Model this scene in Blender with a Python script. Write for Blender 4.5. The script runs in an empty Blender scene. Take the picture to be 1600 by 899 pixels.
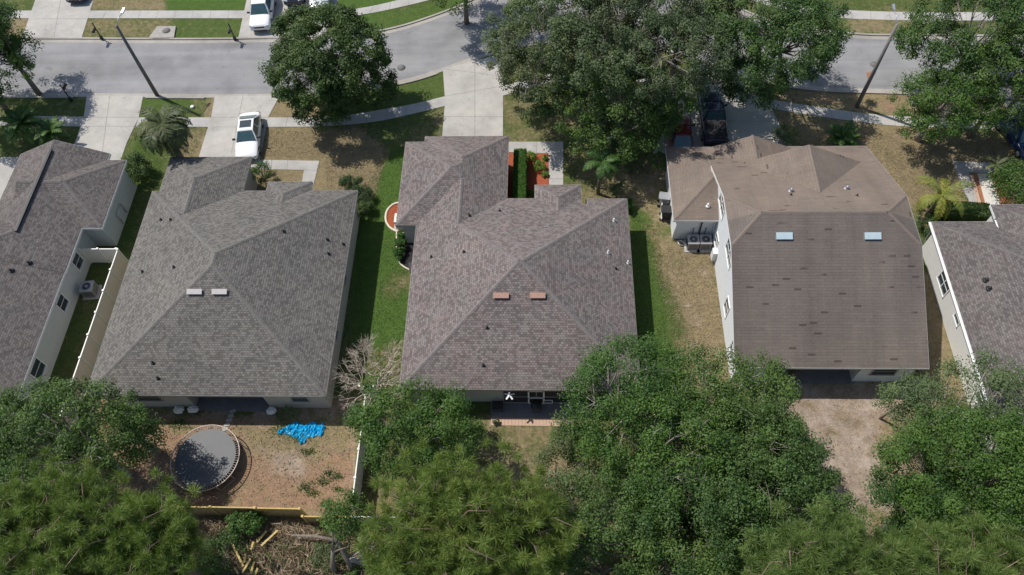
import bpy, math, random
import numpy as np
from mathutils import Vector, Matrix
R_ = math.radians
S = bpy.context.scene
COL = S.collection
rng = np.random.default_rng(7)
random.seed(7)

# ------------------------------------------------------------------ camera
H = 46.0
FPX = 1196.28                      # focal length in pixels of a 1600 wide picture
TH, YAW, ROLL = 0.5401066, -0.0747722, 0.063726
cf = np.array([math.sin(YAW)*math.sin(TH), math.cos(YAW)*math.sin(TH), -math.cos(TH)])
r0 = np.array([math.cos(YAW), -math.sin(YAW), 0.0]); d0 = np.cross(cf, r0)
cr = r0*math.cos(ROLL)+d0*math.sin(ROLL); cd = -r0*math.sin(ROLL)+d0*math.cos(ROLL)
cam = bpy.data.objects.new('camera', bpy.data.cameras.new('camera')); COL.objects.link(cam)
cam.matrix_world = Matrix(((cr[0], -cd[0], -cf[0], 0), (cr[1], -cd[1], -cf[1], 0), (cr[2], -cd[2], -cf[2], H), (0, 0, 0, 1)))
cam.data.sensor_width = 36; cam.data.lens = 36*FPX/1600; cam.data.clip_end = 2000
S.camera = cam

# ------------------------------------------------------------------ light
SUN = Vector((0.57, -0.32, -1.0)).normalized()          # direction the light travels
w = bpy.data.worlds.new('World'); S.world = w; w.use_nodes = True
nt = w.node_tree; bgn = nt.nodes['Background']
sky = nt.nodes.new('ShaderNodeTexSky'); sky.sky_type = 'NISHITA'; sky.sun_disc = False
sky.sun_elevation = math.asin(-SUN.z); sky.sun_rotation = math.atan2(-SUN.x, -SUN.y)
nt.links.new(sky.outputs[0], bgn.inputs[0]); bgn.inputs[1].default_value = 0.115
sl = bpy.data.lights.new('sun', 'SUN'); sl.energy = 4.1; sl.angle = R_(0.5); sl.color = (1, 0.955, 0.89)
so = bpy.data.objects.new('sun', sl); COL.objects.link(so)
so.rotation_euler = SUN.to_track_quat('-Z', 'Y').to_euler()
S.view_settings.view_transform = 'Standard'; S.view_settings.look = 'None'
S.view_settings.exposure = 0.10; S.view_settings.gamma = 1.0
S.render.resolution_x = 1024; S.render.resolution_y = 575

def g(px, py, z=0.0):
    """point at height z on the ray through photo pixel (px, py)"""
    v = cf*FPX+cr*(px-800)+cd*(py-449.5); t = (z-H)/v[2]
    return (v[0]*t, v[1]*t, z)

# ------------------------------------------------------------------ helpers
def tag(o, label=None, cat=None, group=None, kind=None):
    if label: o['label'] = label
    if cat: o['category'] = cat
    if group: o['group'] = group
    if kind: o['kind'] = kind
    return o
def thing(name, label, cat, loc=(0, 0, 0), rz=0.0, group=None):
    o = bpy.data.objects.new(name, None); COL.objects.link(o)
    o.empty_display_size = 0.3; o.location = loc; o.rotation_euler = (0, 0, rz)
    return tag(o, label, cat, group)
def link(name, me, mats, parent=None):
    if not isinstance(mats, (list, tuple)): mats = [mats]
    for m in mats: me.materials.append(m)
    o = bpy.data.objects.new(name, me); COL.objects.link(o)
    if parent is not None: o.parent = parent
    return o
def copy_tree(o, loc=None, rz=None, label=None, parent=None):
    c = o.copy(); COL.objects.link(c)
    if parent is not None: c.parent = parent
    if loc is not None: c.location = loc
    if rz is not None: c.rotation_euler = (0, 0, rz)
    if label: c['label'] = label
    for ch in list(o.children): copy_tree(ch, parent=c)
    return c

class MB:
    def __init__(s): s.v = []; s.f = []; s.m = []; s.uv = []; s.smooth = []
    def face(s, pts, mi=0, uv=None, sm=False):
        b = len(s.v); s.v += [tuple(p) for p in pts]; s.f.append(list(range(b, b+len(pts)))); s.m.append(mi)
        s.uv.append(uv if uv else [(0, 0)]*len(pts)); s.smooth.append(sm)
    def quads(s, verts, faces, mi=0, sm=False):
        b = len(s.v); s.v += [tuple(p) for p in verts]
        for f in faces:
            s.f.append([b+i for i in f]); s.m.append(mi); s.uv.append([(0, 0)]*len(f)); s.smooth.append(sm)
    def box(s, c, d, rz=0.0, mi=0, M=None):
        hx, hy, hz = d[0]/2, d[1]/2, d[2]/2
        co, si = math.cos(rz), math.sin(rz); V = []
        for x, y, z in ((-hx,-hy,-hz),(hx,-hy,-hz),(hx,hy,-hz),(-hx,hy,-hz),(-hx,-hy,hz),(hx,-hy,hz),(hx,hy,hz),(-hx,hy,hz)):
            if M is not None: p = M @ Vector((x, y, z)); V.append((p.x+c[0], p.y+c[1], p.z+c[2]))
            else: V.append((c[0]+x*co-y*si, c[1]+x*si+y*co, c[2]+z))
        s.quads(V, [(3,2,1,0),(4,5,6,7),(0,1,5,4),(1,2,6,5),(2,3,7,6),(3,0,4,7)], mi)
    def bar(s, a, b, w_, h_, mi=0):
        a = Vector(a); b = Vector(b); d = b-a; L = d.length
        if L < 1e-5: return
        M = d.to_track_quat('X', 'Z').to_matrix()
        s.box(tuple((a+b)/2), (L, w_, h_), M=M, mi=mi)
    def tube(s, path, rad, n=6, mi=0, cap=True):
        P = [Vector(p) for p in path]
        if not hasattr(rad, '__len__'): rad = [rad]*len(P)
        V = []; F = []
        up = Vector((0.31, 0.17, 0.93)).normalized()
        for i, p in enumerate(P):
            t = (P[min(i+1, len(P)-1)]-P[max(i-1, 0)])
            t = t.normalized() if t.length > 1e-7 else Vector((0, 0, 1))
            a = t.cross(up)
            if a.length < 0.05: a = t.cross(Vector((1, 0, 0)))
            a.normalize(); b = t.cross(a)
            for k in range(n):
                q = p+(a*math.cos(2*math.pi*k/n)+b*math.sin(2*math.pi*k/n))*rad[i]; V.append(tuple(q))
        for i in range(len(P)-1):
            for k in range(n):
                F.append((i*n+k, i*n+(k+1) % n, (i+1)*n+(k+1) % n, (i+1)*n+k))
        if cap: F.append(tuple(range(n))[::-1]); F.append(tuple((len(P)-1)*n+k for k in range(n)))
        s.quads(V, F, mi, sm=True)
    def cyl(s, c, r, h, n=16, mi=0, r2=None):
        s.tube([c, (c[0], c[1], c[2]+h)], [r, r if r2 is None else r2], n, mi)
    def prism(s, poly, z0, z1, mi=0):
        n = len(poly)
        a = sum(poly[i][0]*poly[(i+1) % n][1]-poly[(i+1) % n][0]*poly[i][1] for i in range(n))
        if a < 0: poly = poly[::-1]
        V = [(p[0], p[1], z0) for p in poly]+[(p[0], p[1], z1) for p in poly]
        F = [tuple(range(n, 2*n))]+[(i, (i+1) % n, n+(i+1) % n, n+i) for i in range(n)]
        s.quads(V, F, mi)
    def mesh(s, name):
        me = bpy.data.meshes.new(name); me.from_pydata(s.v, [], s.f)
        me.polygons.foreach_set('material_index', s.m); me.polygons.foreach_set('use_smooth', s.smooth)
        uvl = me.uv_layers.new(name='UVMap'); flat = [c for f in s.uv for p in f for c in p]
        uvl.data.foreach_set('uv', flat); me.update(); return me
    def build(s, name, mats, parent=None): return link(name, s.mesh(name), mats, parent)

# ------------------------------------------------------------------ materials
def newmat(name):
    m = bpy.data.materials.new(name); m.use_nodes = True; n = m.node_tree
    return m, n, n.nodes['Principled BSDF']
def N(nt, t, **kw):
    n = nt.nodes.new('ShaderNode'+t)
    for k, v in kw.items():
        if k.startswith('i_'):
            key = k[2:]; n.inputs[int(key) if key.isdigit() else key.replace('_', ' ')].default_value = v
        else: setattr(n, k, v)
    return n
def rgb(c): return (c[0], c[1], c[2], 1)
def ramp(nt, fac, stops):
    r = N(nt, 'ValToRGB'); el = r.color_ramp.elements
    el[0].position, el[0].color = stops[0][0], rgb(stops[0][1]); el[1].position, el[1].color = stops[-1][0], rgb(stops[-1][1])
    for p, c in stops[1:-1]:
        e = el.new(p); e.color = rgb(c)
    nt.links.new(fac, r.inputs[0]); return r.outputs[0]
def mixc(nt, fac, a, b, mode='MIX'):
    m = N(nt, 'Mix', data_type='RGBA', blend_type=mode)
    for sock, v in ((m.inputs[0], fac), (m.inputs[6], a), (m.inputs[7], b)):
        if isinstance(v, bpy.types.NodeSocket): nt.links.new(v, sock)
        elif isinstance(v, (tuple, list)): sock.default_value = rgb(v)
        else: sock.default_value = v
    return m.outputs[2]
def noise(nt, scale, detail=4, rough=0.6, vec=None, out=0):
    n = N(nt, 'TexNoise'); n.inputs['Scale'].default_value = scale; n.inputs['Detail'].default_value = detail
    n.inputs['Roughness'].default_value = rough
    if vec is None:
        ge = N(nt, 'NewGeometry'); vec = ge.outputs['Position']
    nt.links.new(vec, n.inputs['Vector']); return n.outputs[out]
def mathn(nt, op, a, b=None, c=None, clamp=False):
    m = N(nt, 'Math', operation=op); m.use_clamp = clamp
    for i, v in enumerate((a, b, c)):
        if v is None: continue
        if isinstance(v, bpy.types.NodeSocket): nt.links.new(v, m.inputs[i])
        else: m.inputs[i].default_value = v
    return m.outputs[0]
def sstep(nt, v, lo, hi):
    m = N(nt, 'MapRange', interpolation_type='SMOOTHSTEP'); nt.links.new(v, m.inputs[0])
    m.inputs[1].default_value = lo; m.inputs[2].default_value = hi; return m.outputs[0]
def bump(nt, h, strength, dist, bsdf):
    b = N(nt, 'Bump'); b.inputs['Strength'].default_value = strength; b.inputs['Distance'].default_value = dist
    nt.links.new(h, b.inputs['Height']); nt.links.new(b.outputs[0], bsdf.inputs['Normal'])
def mat(name, c, rough=0.7, var=0.12, scale=3.0, metal=0.0, spec=0.3, bmp=0.0, bs=20, coat=0.0):
    m, n, b = newmat(name)
    f = noise(n, scale, 5, 0.65)
    col = ramp(n, f, [(0.25, tuple(x*(1-var) for x in c)), (0.75, tuple(min(1, x*(1+var)) for x in c))])
    n.links.new(col, b.inputs['Base Color']); b.inputs['Roughness'].default_value = rough
    b.inputs['Metallic'].default_value = metal; b.inputs['Specular IOR Level'].default_value = spec
    b.inputs['Coat Weight'].default_value = coat
    if bmp: bump(n, noise(n, bs, 4, 0.7), bmp, 0.03, b)
    return m
def shingle_mat(name, c1, c2, gap, warm=None, streak=0.0, row=0.143, wid=0.19, marks=False, tone=0.10):
    m, n, b = newmat(name); uv = N(n, 'UVMap'); uv.uv_map = 'UVMap'
    br = N(n, 'TexBrick'); n.links.new(uv.outputs[0], br.inputs['Vector'])
    br.inputs['Color1'].default_value = rgb(c1); br.inputs['Color2'].default_value = rgb(c2); br.inputs['Mortar'].default_value = rgb(gap)
    br.inputs['Scale'].default_value = 1; br.inputs['Mortar Size'].default_value = 0.009; br.inputs['Mortar Smooth'].default_value = 0.25
    br.inputs['Bias'].default_value = 0.0; br.inputs['Brick Width'].default_value = wid; br.inputs['Row Height'].default_value = row
    br2 = N(n, 'TexBrick'); mp = N(n, 'Mapping'); mp.inputs['Location'].default_value = (0.11, 0.0, 0)
    n.links.new(uv.outputs[0], mp.inputs[0]); n.links.new(mp.outputs[0], br2.inputs['Vector'])
    for k, v in (('Color1', (1-tone,)*3), ('Color2', (1+tone,)*3), ('Mortar', (1.0,)*3)): br2.inputs[k].default_value = rgb(v)
    br2.inputs['Scale'].default_value = 1; br2.inputs['Mortar Size'].default_value = 0.0; br2.inputs['Brick Width'].default_value = wid*1.63; br2.inputs['Row Height'].default_value = row
    br2.offset = 0.37; br2.offset_frequency = 3
    if not marks:
        bw = N(n, 'RGBToBW'); n.links.new(br.outputs[0], bw.inputs[0]); l1, l2 = sum(c1)/3, sum(c2)/3
        t2 = sstep(n, mathn(n, 'DIVIDE', mathn(n, 'SUBTRACT', bw.outputs[0], l1), l2-l1), 0.30, 0.46)
        dk = tuple(a*0.55+b_*0.45 for a, b_ in zip(c1, c2)); dk = tuple(v*0.80 for v in dk); lt = tuple(a*0.2+b_*0.8 for a, b_ in zip(c1, c2))
        two = mixc(n, t2, dk, lt); two = mixc(n, br.outputs['Fac'], two, gap); col0 = mixc(n, 0.45, br.outputs[0], two)
    else: col0 = br.outputs[0]
    col = mixc(n, 1.0, col0, br2.outputs[0], 'MULTIPLY')
    if warm:
        f = sstep(n, noise(n, 0.9, 3, 0.6), 0.42, 0.62); f = mathn(n, 'MULTIPLY', f, 0.55)
        col = mixc(n, f, col, mixc(n, 1.0, col, warm, 'MULTIPLY'))
    st = N(n, 'Mapping'); st.inputs['Scale'].default_value = (1.0, 0.13 if streak else 0.7, 1); n.links.new(uv.outputs[0], st.inputs[0])
    sf = noise(n, 0.75, 5, 0.6, st.outputs[0])
    lo = 1-0.06-streak; hi = 1+0.08+streak*0.6
    col = mixc(n, 1.0, col, ramp(n, sf, [(0.3, (lo, lo, lo)), (0.7, (hi, hi*0.99, hi*0.97))]), 'MULTIPLY')
    col = mixc(n, 1.0, col, ramp(n, noise(n, 0.3, 3, 0.5), [(0.35, (0.93, 0.93, 0.94)), (0.65, (1.06, 1.05, 1.04))]), 'MULTIPLY')
    sp = noise(n, 9, 3, 0.7); col = mixc(n, 1.0, col, ramp(n, sp, [(0.3, (0.88,)*3), (0.7, (1.12,)*3)]), 'MULTIPLY')
    if marks:   # sunlit tone painted into the street slope's colour, broken by mottled weathering stains
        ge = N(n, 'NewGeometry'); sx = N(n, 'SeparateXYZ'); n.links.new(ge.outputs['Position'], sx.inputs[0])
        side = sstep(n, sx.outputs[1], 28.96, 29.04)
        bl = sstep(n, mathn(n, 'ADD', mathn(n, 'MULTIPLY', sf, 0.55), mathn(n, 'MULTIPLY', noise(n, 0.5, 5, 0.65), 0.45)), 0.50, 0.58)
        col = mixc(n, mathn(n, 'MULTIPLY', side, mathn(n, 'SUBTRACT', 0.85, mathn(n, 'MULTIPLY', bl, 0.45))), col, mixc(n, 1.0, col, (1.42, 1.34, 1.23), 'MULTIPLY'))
    if marks:   # tabs where a shingle has slipped and the dark felt shows
        br3 = N(n, 'TexBrick'); n.links.new(uv.outputs[0], br3.inputs['Vector'])
        br3.inputs['Color1'].default_value = (0, 0, 0, 1); br3.inputs['Color2'].default_value = (1, 1, 1, 1); br3.inputs['Mortar'].default_value = (0, 0, 0, 1)
        br3.inputs['Scale'].default_value = 1; br3.inputs['Mortar Size'].default_value = 0.0; br3.inputs['Brick Width'].default_value = 0.45; br3.inputs['Row Height'].default_value = 0.13
        big = sstep(n, noise(n, 0.33, 2, 0.5), 0.48, 0.56)
        f = mathn(n, 'GREATER_THAN', br3.outputs[0], 0.965); f = mathn(n, 'MULTIPLY', f, big); f = mathn(n, 'MULTIPLY', f, 0.65)
        col = mixc(n, f, col, (0.045, 0.032, 0.03))
    n.links.new(col, b.inputs['Base Color']); b.inputs['Roughness'].default_value = 0.92; b.inputs['Specular IOR Level'].default_value = 0.2
    bump(n, br.outputs['Fac'], 0.5, -0.02, b)
    return m
def leaf_mat(name, dark, mid, light, trans=0.36, warm=None):
    m = bpy.data.materials.new(name); m.use_nodes = True; n = m.node_tree; b = n.nodes['Principled BSDF']
    at = N(n, 'Attribute'); at.attribute_name = 'var'
    f = mathn(n, 'ADD', mathn(n, 'MULTIPLY', at.outputs['Fac'], 0.62), mathn(n, 'MULTIPLY', noise(n, 0.55, 3, 0.6), 0.45))
    st = [(0.12, dark), (0.5, mid), (0.88, light)]
    col = ramp(n, f, st)
    oi = N(n, 'ObjectInfo')          # each plant its own tint
    col = mixc(n, 1.0, col, ramp(n, oi.outputs['Random'], [(0.0, (0.86, 0.90, 0.95)), (0.5, (1.08, 1.04, 0.95)), (1.0, (1.20, 1.12, 0.94))]), 'MULTIPLY')
    if warm: col = mixc(n, mathn(n, 'MULTIPLY', sstep(n, noise(n, 0.28, 2, 0.5), 0.5, 0.62), 0.5), col, warm)
    n.links.new(col, b.inputs['Base Color']); b.inputs['Roughness'].default_value = 0.55; b.inputs['Specular IOR Level'].default_value = 0.35
    t = N(n, 'BsdfTranslucent'); n.links.new(mixc(n, 1.0, col, (1.1, 1.25, 0.6), 'MULTIPLY'), t.inputs[0])
    mx = N(n, 'MixShader'); mx.inputs[0].default_value = trans
    n.links.new(b.outputs[0], mx.inputs[1]); n.links.new(t.outputs[0], mx.inputs[2])
    n.links.new(mx.outputs[0], n.nodes['Material Output'].inputs[0]); return m

M = {}
M['stucco_taupe'] = mat('stucco_taupe', (0.40, 0.38, 0.33), 0.9, 0.05, 2, bmp=0.3, bs=60)
M['stucco_grey'] = mat('stucco_grey', (0.42, 0.41, 0.38), 0.9, 0.05, 2, bmp=0.3, bs=60)
M['stucco_blue'] = mat('stucco_blue', (0.52, 0.55, 0.53), 0.9, 0.05, 2, bmp=0.3, bs=60)
M['stucco_white'] = mat('stucco_white', (0.70, 0.72, 0.73), 0.9, 0.04, 2, bmp=0.3, bs=60)
M['stucco_cream'] = mat('stucco_cream', (0.66, 0.65, 0.61), 0.9, 0.04, 2, bmp=0.3, bs=60)
M['white'] = mat('white_paint', (0.75, 0.75, 0.74), 0.45, 0.04, 4)
M['trim_tan'] = mat('trim_taupe', (0.36, 0.34, 0.31), 0.6, 0.06, 4)
M['glass'] = mat('window_glass', (0.04, 0.055, 0.06), 0.08, 0.2, 1, spec=0.8)
M['screen_dark'] = mat('dark_screen_mesh', (0.035, 0.035, 0.04), 0.8, 0.2, 6)
M['black'] = mat('black_metal', (0.03, 0.03, 0.032), 0.5, 0.2, 8)
M['grey_metal'] = mat('galvanised_metal', (0.42, 0.43, 0.45), 0.4, 0.12, 6, metal=0.5)
M['pole'] = mat('weathered_pole', (0.15, 0.145, 0.14), 0.8, 0.2, 3)
M['pole_light'] = mat('concrete_pole', (0.22, 0.20, 0.185), 0.8, 0.2, 3)
M['vinyl'] = mat('tan_vinyl', (0.74, 0.65, 0.52), 0.5, 0.06, 1.5)
M['vinyl_white'] = mat('white_vinyl', (0.78, 0.76, 0.70), 0.45, 0.04, 2)
M['yellow_wood'] = mat('weathered_yellow_boards', (0.40, 0.28, 0.12), 0.8, 0.25, 5)
M['yellow_board'] = mat('yellow_planks', (0.52, 0.38, 0.14), 0.7, 0.2, 6)
M['tile_pad'] = mat('dark_pad', (0.05, 0.05, 0.06), 0.9, 0.25, 5)
M['rubber'] = mat('rubber', (0.025, 0.025, 0.025), 0.8, 0.1, 8)
M['bark'] = mat('grey_bark', (0.20, 0.17, 0.14), 0.95, 0.35, 7, bmp=0.7, bs=18)
M['bark_pale'] = mat('pale_bark', (0.30, 0.265, 0.23), 0.95, 0.3, 7, bmp=0.5, bs=18)
M['bark_pine'] = mat('pine_bark', (0.22, 0.16, 0.13), 0.95, 0.35, 6, bmp=0.8, bs=14)
M['deadwood'] = mat('dead_twigs', (0.60, 0.52, 0.42), 0.95, 0.3, 5)
M['tarp'] = mat('blue_tarp', (0.0, 0.33, 0.62), 0.4, 0.25, 6, spec=0.5)
M['mat_black'] = mat('trampoline_mat', (0.062, 0.064, 0.070), 0.55, 0.14, 1.5, spec=0.5)
M['rust'] = mat('rusty_steel', (0.42, 0.36, 0.32), 0.5, 0.3, 9, metal=0.3)
M['mulch_red'] = mat('red_mulch', (0.33, 0.085, 0.04), 0.95, 0.4, 14, bmp=1.0, bs=25)
M['mulch_orange'] = mat('orange_mulch', (0.34, 0.15, 0.08), 0.95, 0.4, 14, bmp=1.0, bs=25)
M['black_mulch'] = mat('black_mulch', (0.03, 0.027, 0.03), 0.95, 0.3, 14, bmp=1.0, bs=25)
M['stone_white'] = mat('white_stones', (0.62, 0.59, 0.54), 0.9, 0.25, 14, bmp=0.8, bs=20)
M['kerb_stone'] = mat('pale_edging', (0.68, 0.60, 0.48), 0.9, 0.12, 12)
M['car_white'] = mat('white_car_paint', (0.80, 0.80, 0.79), 0.25, 0.02, 2, spec=0.5, coat=0.6)
M['car_silver'] = mat('silver_car_paint', (0.55, 0.57, 0.60), 0.3, 0.03, 2, metal=0.4, coat=0.5)
M['car_dark'] = mat('dark_navy_car_paint', (0.022, 0.028, 0.05), 0.28, 0.05, 2, coat=0.6)
M['car_blue'] = mat('blue_car_paint', (0.012, 0.03, 0.09), 0.28, 0.05, 2, coat=0.6)
M['car_red'] = mat('dark_red_car_paint', (0.16, 0.018, 0.02), 0.28, 0.05, 2, coat=0.6)
M['car_glass'] = mat('car_glass', (0.05, 0.10, 0.11), 0.06, 0.25, 2.0, spec=0.9)
M['lamp_glass'] = mat('headlight_glass', (0.5, 0.55, 0.6), 0.1, 0.1, 4, spec=0.8)
M['vent_pink'] = mat('pale_pink_metal_vent', (0.50, 0.46, 0.45), 0.45, 0.08, 5)
M['vent_rust'] = mat('copper_brown_vent', (0.42, 0.25, 0.19), 0.5, 0.15, 6)
M['vent_blue'] = mat('pale_blue_skylight', (0.44, 0.54, 0.58), 0.25, 0.12, 1.2, spec=0.6)

def concrete(name, c, joint=None, scale=1.3):
    m, n, b = newmat(name)
    f = noise(n, scale, 6, 0.65); f2 = noise(n, 0.35, 3, 0.5)
    col = ramp(n, f, [(0.25, tuple(x*0.86 for x in c)), (0.75, tuple(x*1.10 for x in c))])
    col = mixc(n, 1.0, col, ramp(n, f2, [(0.32, (0.84, 0.835, 0.83)), (0.5, (1.0, 1.0, 1.0)), (0.7, (1.07, 1.06, 1.04))]), 'MULTIPLY')
    # dark hairline cracks: thin contour of a low-frequency noise
    cr_ = noise(n, 0.33, 3, 0.55); k = mathn(n, 'ABSOLUTE', mathn(n, 'SUBTRACT', cr_, 0.5)); k = mathn(n, 'LESS_THAN', k, 0.0022)
    col = mixc(n, mathn(n, 'MULTIPLY', k, 0.28), col, (0.12, 0.11, 0.10))
    sp = noise(n, 26, 3, 0.7); col = mixc(n, 1.0, col, ramp(n, sp, [(0.3, (0.9,)*3), (0.7, (1.1,)*3)]), 'MULTIPLY')
    n.links.new(col, b.inputs['Base Color']); b.inputs['Roughness'].default_value = 0.92; b.inputs['Specular IOR Level'].default_value = 0.25
    return m
M['concrete'] = concrete('driveway_concrete', (0.43, 0.41, 0.375))
M['sidewalk'] = concrete('sidewalk_concrete', (0.42, 0.405, 0.38))
M['asphalt'] = concrete('worn_asphalt', (0.262, 0.260, 0.262), scale=0.5)
def tracks(m):
    n = m.node_tree; b = n.nodes['Principled BSDF']; lk = b.inputs['Base Color'].links[0]; src = lk.from_socket
    ge = N(n, 'NewGeometry'); mp = N(n, 'Mapping'); mp.inputs['Scale'].default_value = (0.035, 1.0, 1); n.links.new(ge.outputs['Position'], mp.inputs[0])
    c = mixc(n, 1.0, src, ramp(n, noise(n, 1.1, 3, 0.55, mp.outputs[0]), [(0.3, (0.86,)*3), (0.7, (1.10,)*3)]), 'MULTIPLY')
    st = sstep(n, noise(n, 0.9, 2, 0.5), 0.68, 0.74); c = mixc(n, mathn(n, 'MULTIPLY', st, 0.30), c, (0.10, 0.10, 0.10)); n.links.new(c, b.inputs['Base Color'])
tracks(M['asphalt'])
M['gutter'] = concrete('gutter_concrete', (0.37, 0.345, 0.31))
M['joint'] = mat('joint_line', (0.20, 0.19, 0.17), 0.95, 0.1, 4)
M['kerb_dirt'] = mat('kerb_dirt', (0.20, 0.16, 0.12), 0.95, 0.3, 4)
M['path_pink'] = mat('pink_pavers', (0.50, 0.34, 0.25), 0.9, 0.14, 7)
M['patio'] = mat('patio_slab', (0.20, 0.19, 0.20), 0.85, 0.2, 2)
SH = 0.86
def shingle_s(name, c1, c2, gap, **k): return shingle_mat(name, *[tuple(v*SH for v in c) for c in (c1, c2, gap)], **k)
M['shingle_pink'] = shingle_s('pinkish_grey_shingles', (0.150, 0.134, 0.127), (0.272, 0.243, 0.230), (0.085, 0.075, 0.072), warm=(1.06, 0.93, 0.93))
M['shingle_grey'] = shingle_s('grey_shingles', (0.134, 0.127, 0.116), (0.232, 0.220, 0.202), (0.07, 0.066, 0.062))
M['shingle_mauve'] = shingle_s('mauve_grey_shingles', (0.120, 0.110, 0.105), (0.208, 0.189, 0.180), (0.09, 0.08, 0.076), warm=(1.02, 0.95, 0.95))
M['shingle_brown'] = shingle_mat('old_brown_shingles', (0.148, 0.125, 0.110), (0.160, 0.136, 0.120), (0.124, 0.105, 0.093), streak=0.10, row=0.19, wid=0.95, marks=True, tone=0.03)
M['cap_pink'] = mat('ridge_cap_pink', (0.180, 0.158, 0.150), 0.9, 0.3, 5)
M['cap_grey'] = mat('ridge_cap_grey', (0.154, 0.146, 0.134), 0.9, 0.3, 5)
M['cap_mauve'] = mat('ridge_cap_mauve', (0.145, 0.131, 0.125), 0.9, 0.3, 5)
M['cap_brown'] = mat('ridge_cap_brown', (0.185, 0.15, 0.125), 0.9, 0.15, 5)

L = {}
L['oak'] = leaf_mat('oak_leaves', (0.032, 0.066, 0.017), (0.076, 0.142, 0.034), (0.150, 0.232, 0.064))
L['oak_olive'] = leaf_mat('olive_oak_leaves', (0.042, 0.068, 0.030), (0.094, 0.138, 0.056), (0.175, 0.220, 0.105), warm=(0.10, 0.10, 0.06))
L['laurel'] = leaf_mat('glossy_dark_leaves', (0.026, 0.050, 0.016), (0.058, 0.106, 0.030), (0.110, 0.168, 0.050))
L['bright'] = leaf_mat('bright_green_leaves', (0.030, 0.070, 0.015), (0.066, 0.140, 0.029), (0.125, 0.215, 0.050))
L['silver'] = leaf_mat('silvery_leaves', (0.055, 0.090, 0.036), (0.115, 0.172, 0.068), (0.195, 0.262, 0.125))
L['pine'] = leaf_mat('pine_needles', (0.068, 0.108, 0.026), (0.150, 0.220, 0.050), (0.265, 0.335, 0.100), trans=0.35)
L['palm'] = leaf_mat('palm_fronds', (0.048, 0.062, 0.026), (0.105, 0.132, 0.052), (0.190, 0.215, 0.100), trans=0.25)
L['palm_bright'] = leaf_mat('bright_palm_fronds', (0.035, 0.085, 0.020), (0.070, 0.150, 0.034), (0.140, 0.220, 0.060), trans=0.3)
L['palm_yellow'] = leaf_mat('yellowing_palm_fronds', (0.110, 0.150, 0.022), (0.200, 0.250, 0.045), (0.360, 0.340, 0.090), trans=0.3)
L['hedge'] = leaf_mat('hedge_leaves', (0.025, 0.070, 0.012), (0.055, 0.140, 0.022), (0.100, 0.200, 0.040))
L['lime'] = leaf_mat('lime_leaves', (0.050, 0.120, 0.015), (0.110, 0.220, 0.030), (0.190, 0.300, 0.060))
L['dry'] = leaf_mat('dry_litter', (0.085, 0.062, 0.045), (0.205, 0.160, 0.118), (0.380, 0.315, 0.245), trans=0.05)
L['weed'] = leaf_mat('weeds', (0.040, 0.080, 0.020), (0.075, 0.135, 0.035), (0.130, 0.190, 0.060))

# ------------------------------------------------------------------ ground
def inpoly(X, Y, poly):
    c = np.zeros(X.shape, bool); n = len(poly)
    for i in range(n):
        x0, y0 = poly[i][:2]; x1, y1 = poly[(i+1) % n][:2]
        if y0 == y1: continue
        k = ((y0 > Y) != (y1 > Y)) & (X < (x1-x0)*(Y-y0)/(y1-y0)+x0); c ^= k
    return c
def pdist(X, Y, poly):
    d = np.full(X.shape, 1e9); n = len(poly)
    for i in range(n):
        x0, y0 = poly[i][:2]; x1, y1 = poly[(i+1) % n][:2]; vx, vy = x1-x0, y1-y0; q = vx*vx+vy*vy+1e-9
        t = np.clip(((X-x0)*vx+(Y-y0)*vy)/q, 0, 1); d = np.minimum(d, np.hypot(X-x0-t*vx, Y-y0-t*vy))
    return np.where(inpoly(X, Y, poly), d, -d)
xs = np.concatenate([[-900, -300, -120], np.arange(-62, 62.01, 0.25), [120, 300, 900]])
ys = np.concatenate([[-900, -200, -20, -4], np.arange(2, 72.01, 0.25), [120, 300, 1500]])
X, Y = np.meshgrid(xs, ys)
dry = np.full(X.shape, 0.35); bare = np.zeros(X.shape); org = np.zeros(X.shape); lush = np.full(X.shape, 0.35)
def patch(px, what, val, soft=0.5):
    global dry, bare, org, lush
    P = [g(*p) for p in px]; d = pdist(X, Y, P); f = np.clip(0.5+d/(2*soft), 0, 1); f = f*f*(3-2*f)
    for wname, v in zip(what, val):
        A = globals()[wname]; globals()[wname] = A*(1-f)+v*f
ALL = ('dry', 'bare', 'org', 'lush')
# strip between H2 and H3: lush lawn
patch([(552,318),(622,230),(640,230),(640,640),(560,640),(548,420)], ALL, (0.0,0,0,1.0), 0.35)
patch([(612,425),(590,455),(615,470),(640,450),(640,420)], ALL, (0.45,0.1,0,0.3), 0.5)
patch([(535,560),(640,530),(640,640),(530,660)], ALL, (0.45,0.25,0.5,0.3), 0.6)
# front lawn H2: tan dry grass
patch([(405,198),(515,200),(560,200),(605,235),(588,300),(570,330),(395,330)], ALL, (0.92,0.12,0.15,0.1), 0.5)
patch([(425,150),(530,150),(500,186),(415,186)], ALL, (0.95,0.1,0.2,0.0), 0.3)
patch([(530,150),(700,105),(700,165),(560,180),(510,186)], ALL, (0.25,0,0,0.5), 0.4)
patch([(560,198),(695,168),(695,220),(630,230),(600,215)], ALL, (0.35,0,0.05,0.45), 0.5)
patch([(640,200),(695,170),(695,215),(640,222)], ALL, (0.5,0,0,0.3), 0.4)
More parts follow.
